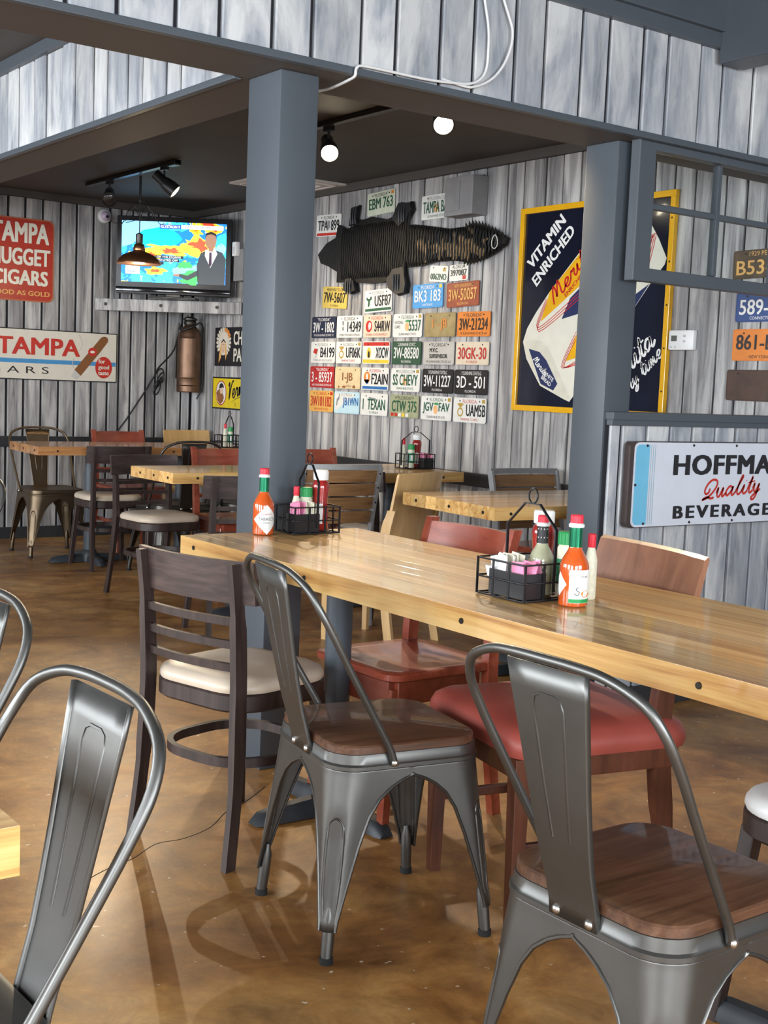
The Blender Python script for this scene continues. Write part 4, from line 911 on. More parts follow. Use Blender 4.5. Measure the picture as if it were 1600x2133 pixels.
pr('loaf_end', plain('cream_shade_print', (0.66, 0.63, 0.52), 0.3), [[(-0.470, -0.175), (-0.416, -0.153), (-0.332, -0.162), (-0.279, -0.193), (-0.098, -0.455), (-0.148, -0.455), (-0.325, -0.391), (-0.436, -0.254)]], -0.0124, lf)
pr('end_label', M_ENBLUE, [[(-0.426, -0.202), (-0.341, -0.219), (-0.287, -0.262), (-0.196, -0.381), (-0.225, -0.416), (-0.321, -0.384)]], -0.0128, lf)
pr('yellow_panel', M_ENYEL, [[(0.02, 0.37), (-0.074, 0.283), (-0.289, 0.091), (-0.346, -0.063), (-0.078, 0.109), (0.10, 0.24)], [(-0.144, -0.265), (-0.070, -0.116), (0.02, -0.20), (-0.02, -0.235)], [(0.30, 0.19), (0.341, 0.25), (0.378, 0.31), (0.334, 0.203)]], -0.0124, lf)
pr('navy_panel', M_ENBLUE, [[(-0.191, -0.052), (-0.139, 0.052), (-0.077, 0.098), (0.0, 0.15), (0.06, 0.10), (-0.079, -0.029)], [(0.289, -0.020), (0.285, 0.047), (0.388, 0.104)]], -0.0126, lf)
ln = MB()
for off in (0.0, 0.010, 0.020):
    ln.ribbon([(-0.31+off*0.3, 0.06-off), (-0.366+off*0.5, -0.095-off), (-0.08+off, 0.075-off)], 0.004, -0.0127)
    ln.ribbon([(-0.08, -0.115-off*2), (-0.175+off, -0.295+off*0.2), (-0.05, -0.255-off)], 0.004, -0.0127)
    ln.ribbon([(0.30, 0.185-off), (0.39+off, 0.335+off*0.3), (0.345+off, 0.165-off)], 0.004, -0.0127)
ln.build('red_outline', M_ENRED, lf)
def script(parent, name, mat, strokes, w, y, M2):
    b = MB()
    for st in strokes: b.ribbon([M2(p) for p in st], w, y)
    return b.build(name, mat, parent)
def frame2(x, z, sx, sz, a):
    c, s_ = math.cos(a), math.sin(a)
    return lambda p: (x+p[0]*sx*c-p[1]*sz*s_, z+p[0]*sx*s_+p[1]*sz*c)
# hand-drawn script letters on a unit grid (x-height 1, advance about 1)
SCR = {
 'M': ([[(0, 0), (0.25, 1.3), (0.5, 1.9), (0.6, 1.2), (0.55, 0.4), (0.95, 1.7), (1.1, 1.9), (1.15, 1.1), (1.12, 0.3), (1.3, 0), (1.6, 0.3)]], 1.55),
 'e': ([[(0, 0.3), (0.45, 0.5), (0.6, 0.85), (0.35, 1.0), (0.12, 0.6), (0.2, 0.1), (0.5, 0.0), (0.85, 0.35)]], 0.8),
 'r': ([[(0, 0.3), (0.25, 1.0), (0.35, 0.85), (0.6, 0.95), (0.5, 0.3), (0.65, 0.0), (0.9, 0.3)]], 0.85),
 'i': ([[(0, 0.3), (0.2, 0.95), (0.15, 0.2), (0.35, 0.0), (0.6, 0.3)], [(0.3, 1.35), (0.34, 1.42)]], 0.55),
 't': ([[(0, 0.3), (0.35, 1.8), (0.2, 0.4), (0.35, 0.0), (0.6, 0.3)], [(0.0, 1.15), (0.65, 1.25)]], 0.55),
 'a': ([[(0.6, 0.85), (0.3, 1.0), (0.05, 0.5), (0.2, 0.02), (0.5, 0.4), (0.65, 0.95), (0.6, 0.2), (0.75, 0.0), (1.0, 0.35)]], 0.95),
 'v': ([[(0, 0.6), (0.15, 1.0), (0.3, 0.1), (0.55, 0.5), (0.65, 1.0), (0.9, 0.95)]], 0.85),
 'y': ([[(0, 0.4), (0.12, 1.0), (0.15, 0.3), (0.35, 0.05), (0.6, 0.9), (0.45, -0.4), (0.2, -0.8), (0.05, -0.5), (0.8, 0.3)]], 0.85),
 'm': ([[(0, 0.3), (0.15, 1.0), (0.15, 0.0), (0.4, 0.95), (0.48, 0.0), (0.72, 0.95), (0.78, 0.15), (0.92, 0.0), (1.15, 0.3)]], 1.1),
 'B': ([[(0.2, 0), (0.3, 1.9)], [(0.0, 1.6), (0.6, 1.95), (0.75, 1.4), (0.3, 1.0), (0.85, 0.6), (0.5, 0.0), (0.05, 0.15)]], 1.0),
 'u': ([[(0, 0.4), (0.12, 1.0), (0.12, 0.2), (0.35, 0.05), (0.6, 0.95), (0.58, 0.2), (0.7, 0.0), (0.95, 0.35)]], 0.9),
 'Q': ([[(0.55, 1.05), (0.5, 0.6), (0.25, 0.5), (0.1, 0.9), (0.3, 1.6), (0.7, 1.95), (1.1, 1.75), (1.15, 1.2), (0.85, 0.5), (0.45, 0.05), (0.05, -0.1)], [(0.0, -0.15), (0.4, 0.12), (0.8, -0.05), (1.1, 0.0)]], 1.25),
 'l': ([[(0, 0.3), (0.35, 1.4), (0.5, 1.9), (0.4, 1.95), (0.2, 1.0), (0.2, 0.2), (0.4, 0.0), (0.65, 0.35)]], 0.6),
 'V': ([[(0, 1.5), (0.25, 1.9), (0.3, 1.2), (0.25, 0.0), (0.6, 1.2), (1.0, 1.9), (1.3, 1.85)]], 1.0),
 'n': ([[(0, 0.3), (0.15, 1.0), (0.15, 0.0), (0.42, 0.95), (0.5, 0.15), (0.65, 0.0), (0.9, 0.3)]], 0.85),
 ' ': ([], 0.5)}
def script_word(parent, name, mat, word, x, z, size, a, w, y, squash=1.0, shear=0.25):
    st = []; adv = 0.0
    for ch in word:
        ss, ad = SCR[ch]
        for s_ in ss: st.append([((p[0]+adv)*squash+p[1]*shear, p[1]) for p in s_])
        adv += ad
    return script(parent, name, mat, st, w, y, frame2(x, z, size, size, a))
script_word(lf, 'brand_script', M_ENRED, 'Merita', -0.250, 0.022, 0.040, A(45), 0.011, -0.0130, 1.75)
lettering(lf, 'panel_words', 'ENRICHED', M_ENRED, -0.112, 0.122, 0.17, 0.020, -0.0130, A(42), bold=0.02)
script_word(lf, 'end_script', M_WHITE, 'Merita', -0.392, -0.262, 0.020, A(-40), 0.005, -0.0132, 1.25)
lettering(lf, 'end_words', 'WHITE\nBREAD', M_WHITE, -0.272, -0.355, 0.085, 0.05, -0.0132, A(-32), bold=0.02)
script_word(bs, 'slogan_script', M_WHITE, 'Merita', 0.155, -0.44, 0.052, A(42), 0.0135, -0.0125, 1.45)
script_word(bs, 'slogan_script', M_WHITE, 'every time', 0.205, -0.497, 0.036, A(42.5), 0.009, -0.0125, 1.45)
for z in (0.40, 0.2, 0.0, -0.2, -0.4):
    MB().lathe([(0.005, 0), (0.004, 0.002), (0, 0.002)], 8, M=Matrix.Rotation(PI/2, 3, 'X')).build('screw', M_SCREW, bs, loc=(0.513, -0.025, z))

# ------------------------------------------------------------------ two small signs near the corner
cs = thing('tin_sign', 'small black sign with a feather headdress portrait behind the corner post', 'sign', (XL-0.018, 8.10, 1.432), -PI/2)
MB().rbox((0.02, -0.004, 0), (0.64, 0.008, 0.282), 0.001).build('panel', M_INK, cs)
M_FEATH = plain('feather_cream_print', (0.72, 0.66, 0.55), 0.5); M_SKIN = plain('portrait_print', (0.72, 0.52, 0.36), 0.5)
fe = MB()
for k in range(17):
    a = A(-55+k*17); cx, cz = -0.166, 0.035
    p0 = (cx+0.045*math.cos(a), cz+0.045*math.sin(a)); p1 = (cx+0.108*math.cos(a)*0.95, cz+0.10*math.sin(a))
    n_ = (-math.sin(a)*0.012, math.cos(a)*0.012)
    fe.flat([(p0[0]-n_[0]*0.6, p0[1]-n_[1]*0.6), (p1[0]-n_[0], p1[1]-n_[1]), (p1[0]+0.012*math.cos(a), p1[1]+0.012*math.sin(a)), (p1[0]+n_[0], p1[1]+n_[1]), (p0[0]+n_[0]*0.6, p0[1]+n_[1]*0.6)], -0.0085)
fe.build('feathers', M_FEATH, cs)
pr('feather_tips', I['o'], [[(-0.166+r_*math.cos(A(t)), 0.035+r_*0.95*math.sin(A(t))) for r_, t in ((0.082, 20), (0.112, 24), (0.112, 50), (0.112, 80), (0.085, 84), (0.085, 50))]], -0.0088, cs)
pr('bonnet', M_FEATH, [ell(-0.168, 0.02, 0.072, 0.085, 20)], -0.0090, cs)
pr('face', M_SKIN, [[(-0.195, 0.03), (-0.185, 0.045), (-0.15, 0.045), (-0.140, 0.03), (-0.142, -0.02), (-0.155, -0.045), (-0.178, -0.045), (-0.192, -0.02)]], -0.0094, cs)
pr('hair', I['k'], [[(-0.205, 0.03), (-0.168, 0.058), (-0.132, 0.03), (-0.138, 0.026), (-0.168, 0.044), (-0.198, 0.026)], [(-0.18, 0.018), (-0.172, 0.018), (-0.172, 0.013), (-0.18, 0.013)], [(-0.163, 0.018), (-0.155, 0.018), (-0.155, 0.013), (-0.163, 0.013)], [(-0.178, -0.028), (-0.158, -0.028), (-0.168, -0.033)]], -0.0097, cs)
pr('braids', I['t'], [[(-0.205, 0.02), (-0.192, 0.02), (-0.20, -0.08), (-0.235, -0.12), (-0.23, -0.06)], [(-0.14, 0.02), (-0.128, 0.02), (-0.115, -0.06), (-0.13, -0.10), (-0.14, -0.05)]], -0.0092, cs)
lettering(cs, 'lettering', 'CH', M_ENCREAM, 0.045, 0.062, 0.125, 0.10, -0.0085, bold=0.03)
lettering(cs, 'lettering', 'PA', M_ENCREAM, 0.045, -0.060, 0.12, 0.095, -0.0085, bold=0.03)
ys = thing('tin_sign', 'small yellow sign with an oval portrait below the black headdress sign', 'sign', (XL-0.018, 8.10, 1.092), -PI/2)
MB().rbox((0.0, -0.004, 0), (0.64, 0.008, 0.236), 0.001).build('border', M_INK, ys)
pr('panel', plain('lemon_print', (0.78, 0.60, 0.02), 0.35), [rect(0, 0, 0.618, 0.214)], -0.0084, ys)
pr('oval', I['r'], [ell(-0.185, 0.0, 0.080, 0.092, 24)], -0.0088, ys); pr('oval_ground', M_WHITE, [ell(-0.185, 0.0, 0.072, 0.084, 24)], -0.0091, ys)
pr('coat', I['n'], [[(-0.235, -0.055), (-0.255, 0.0), (-0.235, 0.02), (-0.20, 0.03), (-0.165, 0.01), (-0.14, -0.03), (-0.15, -0.06), (-0.185, -0.083), (-0.21, -0.076)]], -0.0094, ys)
pr('face', M_SKIN, [blob(-0.176, 0.018, 0.028, 0.026, 4, 12, 0.1)], -0.0097, ys)
pr('cap', I['k'], [[(-0.215, 0.03), (-0.205, 0.062), (-0.18, 0.076), (-0.152, 0.062), (-0.14, 0.036), (-0.165, 0.042), (-0.19, 0.036)]], -0.0100, ys)
script_word(ys, 'lettering', M_INK, 'Vern', -0.075, -0.045, 0.062, A(12), 0.014, -0.0088, 0.95)
pr('underline', I['g'], [[(-0.04, -0.07), (0.05, -0.035), (0.20, -0.01), (0.05, -0.028)]], -0.0089, ys)
lettering(ys, 'lettering', 'G', M_INK, 0.03, -0.078, 0.02, 0.026, -0.0088)

# ------------------------------------------------------------------ back wall signs
ns = thing('tin_sign', 'red rounded cigar sign with white capitals on the back wall', 'sign', (3.205, YR-0.02, 1.972), 0)
MB().prism(rrect(0.49, 0.575, 0.045, 6), -0.006, 0.0).build('edge', plain('dull_orange_edge', (0.45, 0.13, 0.05), 0.4), ns)
MB().prism(rrect(0.472, 0.557, 0.040, 6), -0.0075, -0.004).build('panel', plain('brick_red_enamel', (0.42, 0.035, 0.02), 0.35, var=0.08), ns)
lettering(ns, 'lettering', 'TAMPA', M_ENCREAM, 0.0, 0.186, 0.415, 0.140, -0.0082, bold=0.04)
lettering(ns, 'lettering', 'NUGGET', M_ENCREAM, 0.0, 0.020, 0.435, 0.118, -0.0082, bold=0.04)
lettering(ns, 'lettering', 'CIGARS', M_ENCREAM, 0.0, -0.124, 0.405, 0.104, -0.0082, bold=0.04)
lettering(ns, 'lettering', 'GOOD AS GOLD', I['t'], 0.0, -0.231, 0.435, 0.033, -0.0082, bold=0.02)
ts = thing('tin_sign', 'long cream cigar sign with a blue stripe on the back wall', 'sign', (3.4, YR-0.02, 1.3), 0)
MB().rbox((0.0, -0.005, 0.014), (1.09, 0.010, 0.36), 0.001).build('edge', M_INK, ts)
pr('panel', plain('ivory_enamel', (0.70, 0.66, 0.57), 0.35, var=0.03), [rect(0.0, 0.014, 1.076, 0.346)], -0.0105, ts)
pr('stripe', plain('sky_blue_print', (0.06, 0.27, 0.55), 0.35), [rect(0.0, -0.033, 1.07, 0.030)], -0.0110, ts)
lettering(ts, 'lettering', 'TAMPA', I['r'], -0.052, 0.073, 0.615, 0.122, -0.0112, bold=0.03)
lettering(ts, 'lettering', 'C I G A R S', M_INK, -0.30, -0.096, 0.645, 0.048, -0.0112)
cg = [(0.215, -0.081), (0.338, 0.065), (0.415, 0.158), (0.433, 0.168), (0.455, 0.168), (0.471, 0.155), (0.470, 0.130), (0.411, 0.052), (0.264, -0.124)]
cgo = pr('cigar', plain('cigar_brown_print', (0.22, 0.085, 0.025), 0.45), [cg], -0.0114, ts)
pr('ash', plain('ash_grey_print', (0.55, 0.54, 0.52), 0.5), [[(0.215, -0.081), (0.264, -0.124), (0.235, -0.150), (0.188, -0.132)]], -0.0114, cgo)
pr('band', I['r'], [ell(0.352, 0.052, 0.034, 0.032, 18)], -0.0117, cgo); pr('band_mark', M_ENCREAM, [ell(0.352, 0.052, 0.018, 0.010, 14)], -0.0120, cgo)
sm = MB(); sm.ribbon([(0.208, -0.07), (0.20, -0.03), (0.212, 0.005)], 0.006, -0.0116); sm.ribbon([(0.25, 0.055), (0.272, 0.10), (0.262, 0.14), (0.245, 0.175)], 0.005, -0.0116)
sm.build('smoke', plain('smoke_grey_print', (0.50, 0.50, 0.48), 0.5), ts)
ov = pr('oval', I['r'], [ell(0.441, -0.058, 0.066, 0.079, 26)], -0.0116, ts)
lettering(ov, 'oval_words', 'for\ngood\ntaste', M_ENCREAM, 0.441, -0.055, 0.085, 0.115, -0.0119, bold=0.025)

# ------------------------------------------------------------------ partition sign
hs_ = thing('enamel_sign', 'white and sky blue beverage sign on the low plank partition', 'sign', (3.475, 3.236, 0.87), 0)
HW = 1.06
def rr2(w, h, r): return [(x+HW/2+0.0, z) for x, z in rrect(w, h, r, 5)]
MB().prism(rr2(HW, 0.322, 0.022), -0.030, -0.002).build('backing', plain('dark_bronze_edge', (0.08, 0.06, 0.055), 0.35, 0.5), hs_)
MB().prism([(x+0.010, z) for x, z in rr2(HW-0.022, 0.316, 0.022)], -0.034, -0.030).build('panel', plain('cool_white_enamel', (0.66, 0.70, 0.78), 0.2, coat=0.4, var=0.02), hs_)
sky_m = plain('sky_blue_enamel', (0.16, 0.50, 0.72), 0.2, coat=0.4, var=0.03)
pr('blue_band', sky_m, [[(0.026, -0.13), (0.03, -0.142), (0.040, -0.150), (0.100, -0.150), (0.100, 0.150), (0.040, 0.150), (0.03, 0.142), (0.026, 0.13)]], -0.0345, hs_)
pr('stripe', plain('stripe_grey_print', (0.25, 0.42, 0.52), 0.3), [rect(0.108, 0, 0.0025, 0.30), rect(0.119, 0, 0.0025, 0.30), rect(0.130, 0, 0.0025, 0.30)], -0.0346, hs_)
lettering(hs_, 'lettering', 'HOFFMAN', M_INK, 0.585, 0.073, 0.70, 0.078, -0.0347, bold=0.045, spacing=1.1)
lettering(hs_, 'lettering', 'BEVERAGES', M_INK, 0.575, -0.108, 0.655, 0.050, -0.0347, bold=0.045, spacing=1.3)
script_word(hs_, 'script_lettering', I['r'], 'Quality', 0.412, -0.060, 0.036, A(4), 0.0095, -0.0347, 1.75, 0.32)
for x, z in ((0.085, 0.146), (0.345, 0.148), (0.60, 0.148), (0.85, 0.148), (0.085, -0.146), (0.345, -0.148), (0.60, -0.148), (0.85, -0.148), (0.030, 0.0)):
    MB().lathe([(0.0055, 0), (0.004, 0.003), (0, 0.003)], 8, M=Matrix.Rotation(PI/2, 3, 'X')).build('screw', M_SCREW, hs_, loc=(x, -0.0345, z))

# ------------------------------------------------------------------ television on its shelf in the corner
sh = thing('tv_shelf', 'weathered plank shelf across the corner under the television', 'shelf', (3.772, YR-0.02, 1.66), math.atan2(-0.80, 0.795))
SL = 1.10
MB().rbox((SL/2, 0.015, 0.042), (SL, 0.035, 0.085), 0.004).build('front_plank', M_PLANK, sh)
MB().add([(0.03, 0.035, 0.06), (SL-0.03, 0.035, 0.06), (SL/2, 0.53, 0.06), (0.03, 0.035, 0.08), (SL-0.03, 0.035, 0.08), (SL/2, 0.53, 0.08)], [(0, 2, 1), (3, 4, 5), (0, 1, 4, 3), (1, 2, 5, 4), (2, 0, 3, 5)]).build('shelf_board', M_PLANK, sh)
for x in (0.08, 0.50, 0.92): MB().lathe([(0.013, 0), (0.012, 0.006), (0.006, 0.007), (0, 0.004)], 12, M=Mx).build('bolt', M_SCREW, sh, 40, loc=(x, -0.002, 0.045))
tvx, tvy = 4.14, 8.27
tv = thing('television', 'flat television showing a weather map and a presenter', 'television', (tvx, tvy, 1.742), -YAW)
TW, TH = 0.815, 0.545
MB().rbox((0, 0.03, 0.035+TH/2), (TW, 0.075, TH), 0.008).build('cabinet', M_BLACK, tv, 40)
MB().rbox((0, 0.02, 0.012), (0.34, 0.18, 0.012), 0.004).rbox((0, 0.03, 0.03), (0.10, 0.05, 0.05), 0.004).build('stand', M_BLACK, tv)
MB().rbox((0, -0.012, 0.035+0.03), (TW, 0.012, 0.035), 0.004).build('speaker_bar', plain('gloss_black', (0.01, 0.01, 0.012), 0.08), tv, 40)
def radar():
    mt, nt, p = nodes('weather_map_screen')
    tc = N(nt, 'ShaderNodeTexCoord'); no = N(nt, 'ShaderNodeTexNoise'); no.inputs['Scale'].default_value = 5.0; no.inputs['Detail'].default_value = 5; no.inputs['Distortion'].default_value = 0.6
    nt.links.new(tc.outputs['Object'], no.inputs['Vector'])
    rp = N(nt, 'ShaderNodeValToRGB'); rp.color_ramp.interpolation = 'CONSTANT'; e = rp.color_ramp.elements
    stops = [(0.0, (0.25, 0.55, 0.95)), (0.38, (0.05, 0.62, 0.85)), (0.49, (0.02, 0.2, 0.75)), (0.585, (0.95, 0.75, 0.05)), (0.625, (0.9, 0.35, 0.02)), (0.66, (0.75, 0.05, 0.02))]
    while len(e) < len(stops): e.new(0.5)
    for i, (a, c) in enumerate(stops): e[i].position = a; e[i].color = c+(1,)
    nt.links.new(no.outputs['Fac'], rp.inputs['Fac']); nt.links.new(rp.outputs['Color'], p.inputs['Base Color']); nt.links.new(rp.outputs['Color'], p.inputs['Emission Color'])
    p.inputs['Emission Strength'].default_value = TVE; p.inputs['Roughness'].default_value = 0.15
    return mt
TVE = 1.1
S0, S1, Z0, Z1 = -0.372, 0.372, 0.118, 0.545
scn = MB().flat([(S0, Z0), (S1, Z0), (S1, Z1), (S0, Z1)], -0.0090).build('screen', radar(), tv)
def sg(n, c, k=TVE): return glow('screen_'+n, c, k)
def spr(name, mat, polys, y): return pr(name, mat, polys, y, scn)
spr('map_sky', sg('sky', (0.22, 0.55, 0.95)), [[(S0, 0.36), (S0, Z1), (-0.05, Z1), (-0.12, 0.47), (-0.22, 0.44), (-0.30, 0.38)], blob(0.16, 0.20, 0.16, 0.05, 3, 14, 0.2)], -0.0094)
spr('map_sea', sg('cyan', (0.0, 0.55, 0.78)), [blob(-0.10, 0.43, 0.16, 0.075, 9, 16, 0.15)], -0.0096)
spr('storm', sg('yellow', (0.95, 0.72, 0.05)), [blob(-0.04, 0.35, 0.17, 0.04, 21, 26, 0.35), blob(0.17, 0.38, 0.10, 0.065, 22, 24, 0.35), blob(-0.13, 0.20, 0.07, 0.03, 23, 16, 0.4)], -0.0098)
spr('storm_core', sg('red', (0.80, 0.08, 0.03)), [blob(-0.02, 0.345, 0.08, 0.018, 31, 20, 0.5), blob(0.18, 0.39, 0.06, 0.04, 32, 20, 0.45), blob(-0.13, 0.20, 0.03, 0.012, 33, 12, 0.4)], -0.0100)
spr('land', sg('green', (0.05, 0.40, 0.10)), [blob(0.13, 0.165, 0.10, 0.045, 41, 20, 0.35), blob(0.08, 0.25, 0.05, 0.03, 42, 16, 0.35)], -0.0098)
spr('header_bar', sg('white', (0.9, 0.92, 0.95)), [rect(0.20, 0.514, 0.30, 0.028)], -0.0102)
spr('header_tag', sg('navyblue', (0.02, 0.06, 0.30)), [rect(-0.028, 0.512, 0.15, 0.030)], -0.0102)
lettering(scn, 'header_words', 'KLYSTRON 9', sg('white', (0.9, 0.92, 0.95)), -0.028, 0.512, 0.135, 0.018, -0.0106, bold=0.02)
lettering(scn, 'header_words', 'SAT   5:00 PM', sg('ink', (0.02, 0.03, 0.05), 0.2), 0.165, 0.514, 0.18, 0.019, -0.0106)
spr('caption_bar', sg('ink', (0.02, 0.03, 0.05), 0.2), [rect(-0.03, 0.300, 0.20, 0.020), rect(-0.045, 0.277, 0.17, 0.020), rect(-0.10, 0.255, 0.06, 0.020)], -0.0104)
lettering(scn, 'caption_words', 'OR THE STORMS', sg('white', (0.9, 0.92, 0.95)), -0.035, 0.300, 0.17, 0.012, -0.0107)
lettering(scn, 'caption_words', 'LOCATED OFF', sg('white', (0.9, 0.92, 0.95)), -0.045, 0.277, 0.15, 0.012, -0.0107)
spr('channel_tag', sg('white', (0.9, 0.92, 0.95)), [rect(-0.29, 0.205, 0.10, 0.062)], -0.0104)
lettering(scn, 'channel_words', 'NEWS', sg('navyblue', (0.02, 0.06, 0.30)), -0.295, 0.19, 0.06, 0.018, -0.0107, bold=0.02)
spr('presenter_suit', sg('suit', (0.045, 0.055, 0.065), 0.7), [[(0.175, Z0), (0.18, 0.22), (0.10, 0.175), (0.045, 0.185), (0.04, 0.165), (0.10, 0.14), (0.17, 0.175)], [(0.175, Z0), (0.365, Z0), (S1, 0.30), (0.345, 0.345), (0.30, 0.36), (0.235, 0.36), (0.19, 0.335), (0.165, 0.25)]], -0.0108)
spr('presenter_shirt', sg('white', (0.9, 0.92, 0.95)), [[(0.225, 0.36), (0.295, 0.365), (0.31, 0.335), (0.262, 0.235), (0.222, 0.32)]], -0.0111)
spr('presenter_tie', sg('tie', (0.06, 0.03, 0.06), 0.5), [[(0.253, 0.345), (0.270, 0.345), (0.272, 0.26), (0.260, 0.238), (0.250, 0.26)]], -0.0114)
spr('presenter_head', sg('skin', (0.30, 0.16, 0.10), 0.9), [ell(0.262, 0.425, 0.040, 0.060, 18), rect(0.265, 0.365, 0.034, 0.03), [(0.045, 0.185), (0.0, 0.180), (0.0, 0.168), (0.04, 0.165)]], -0.0112)
spr('presenter_hair', sg('hair', (0.02, 0.018, 0.016), 0.3), [[(0.221, 0.44), (0.226, 0.475), (0.262, 0.490), (0.298, 0.475), (0.303, 0.44), (0.293, 0.462), (0.262, 0.472), (0.231, 0.462)]], -0.0115)

# ------------------------------------------------------------------ old brass cylinder, cord, lamp, tracks
cy = thing('fire_cylinder', 'old brown brass cylinder hanging in the corner under the shelf', 'cylinder', (4.452, 8.60, 1.085), 0)
M_BRASS = plain('tarnished_brass', (0.17, 0.10, 0.065), 0.42, 0.8, var=0.25, scale=12, bump=0.1)
MB().lathe([(0.086, 0.0), (0.090, 0.006), (0.090, 0.045), (0.093, 0.05), (0.090, 0.055), (0.090, 0.10), (0.092, 0.105), (0.089, 0.11), (0.089, 0.40), (0.092, 0.405), (0.089, 0.41), (0.086, 0.43), (0.072, 0.465), (0.048, 0.49), (0.036, 0.50)], 32).build('body', M_BRASS, cy, 30)
MB().lathe([(0.030, 0.50), (0.045, 0.505), (0.048, 0.525), (0.042, 0.535), (0.055, 0.54), (0.055, 0.55), (0.02, 0.565), (0.02, 0.575)], 24).build('cap', M_BLACKMETAL, cy, 30)
MB().tube(smooth2([(-0.07, -0.02, 0.53), (-0.095, -0.03, 0.46), (-0.02, -0.095, 0.49), (0.05, -0.07, 0.52), (0.095, -0.03, 0.47), (0.100, -0.03, 0.30), (0.085, -0.05, 0.05), (0.05, -0.04, -0.05)], 5), 0.006, 7).build('hose', M_BLACK, cy, 60)
MB().rbox((0.0, 0.115, 0.25), (0.05, 0.08, 0.03), 0.003).rbox((0.0, 0.16, 0.25), (0.06, 0.012, 0.3), 0.003).build('wall_bracket', M_BLACKMETAL, cy)
cd = MB().tube(smooth2([(4.345, 8.57, 1.60), (4.325, 8.60, 1.40), (4.27, 8.74, 1.26), (4.245, 8.75, 1.20), (4.15, 8.755, 1.05), (4.02, 8.758, 0.86), (3.94, 8.76, 0.76)], 5), 0.006, 6)
for k in range(4):
    a = k*0.9
    cd.tube([(4.27+0.030*math.cos(t*PI/6)+0.01*math.cos(a), 8.735+0.006*k-0.012, 1.20-0.03*k+0.055*math.sin(t*PI/6+a)) for t in range(12)], 0.0055, 6, closed=True)
tag(cd.build('power_cord', M_BLACK, None, 60), 'black cord bundled beside the brass cylinder and trailing down the wall', 'cord')

pl = thing('pendant_lamp', 'copper dome pendant lamp hanging in front of the television', 'lamp', (3.44, 7.35, 0), 0)
M_COPPER = plain('brushed_copper', (0.42, 0.19, 0.09), 0.32, 0.95, var=0.1)
M_LAMPIN = plain('white_lamp_inside', (0.85, 0.83, 0.78), 0.5)
MB().lathe([(0.137, 1.885), (0.137, 1.892), (0.128, 1.91), (0.10, 1.938), (0.062, 1.955), (0.040, 1.962), (0.034, 1.97)], 32).build('shade', M_COPPER, pl, 60)
MB().lathe([(0.134, 1.886), (0.125, 1.907), (0.097, 1.934), (0.06, 1.951), (0.0, 1.957)], 32).build('shade_lining', M_LAMPIN, pl, 60)
MB().lathe([(0.034, 1.962), (0.038, 1.975), (0.030, 2.005), (0.020, 2.012)], 20).build('collar', M_COPPER, pl, 50)
MB().lathe([(0.018, 2.010), (0.022, 2.02), (0.022, 2.068), (0.010, 2.075)], 16).build('socket', M_BLACKMETAL, pl, 50)
MB().lathe([(0.0, 1.885), (0.022, 1.895), (0.030, 1.915), (0.022, 1.94), (0.012, 1.955)], 18).build('bulb', glow('warm_bulb', (1.0, 0.82, 0.58), 9.0), pl, 60)
MB().tube([(0, 0, 2.07), (0.0, 0.0, 2.27)], 0.003, 6).build('cord', M_BLACK, pl); MB().tube([(0, 0, 2.27), (0, 0, 2.425)], 0.008, 8).build('stem', M_BLACK, pl)
wr = MB()
for k in range(7):
    a = k*0.9; wr.tube(smooth2([(0, 0, 2.20), (0.05*math.cos(a), 0.05*math.sin(a), 2.24-0.02*(k % 3)), (0.12*math.cos(a+0.4), 0.12*math.sin(a+0.4), 2.20-0.03*(k % 4)), (0.16*math.cos(a+0.8), 0.16*math.sin(a+0.8), 2.17-0.02*k % 0.05)], 3), 0.0022, 5)
wr.tube(smooth2([(0, 0, 2.14), (0.012, -0.01, 2.20), (0.03, -0.02, 2.28)], 3), 0.003, 5)
wr.build('loose_wires', M_BLACK, pl)
d = bpy.data.lights.new('pendant_glow', 'POINT'); d.energy = 9; d.color = (1, 0.78, 0.5); d.shadow_soft_size = 0.03
o_ = bpy.data.objects.new('pendant_glow', d); COL.objects.link(o_); o_.parent = pl; o_.location = (0, 0, 1.87)

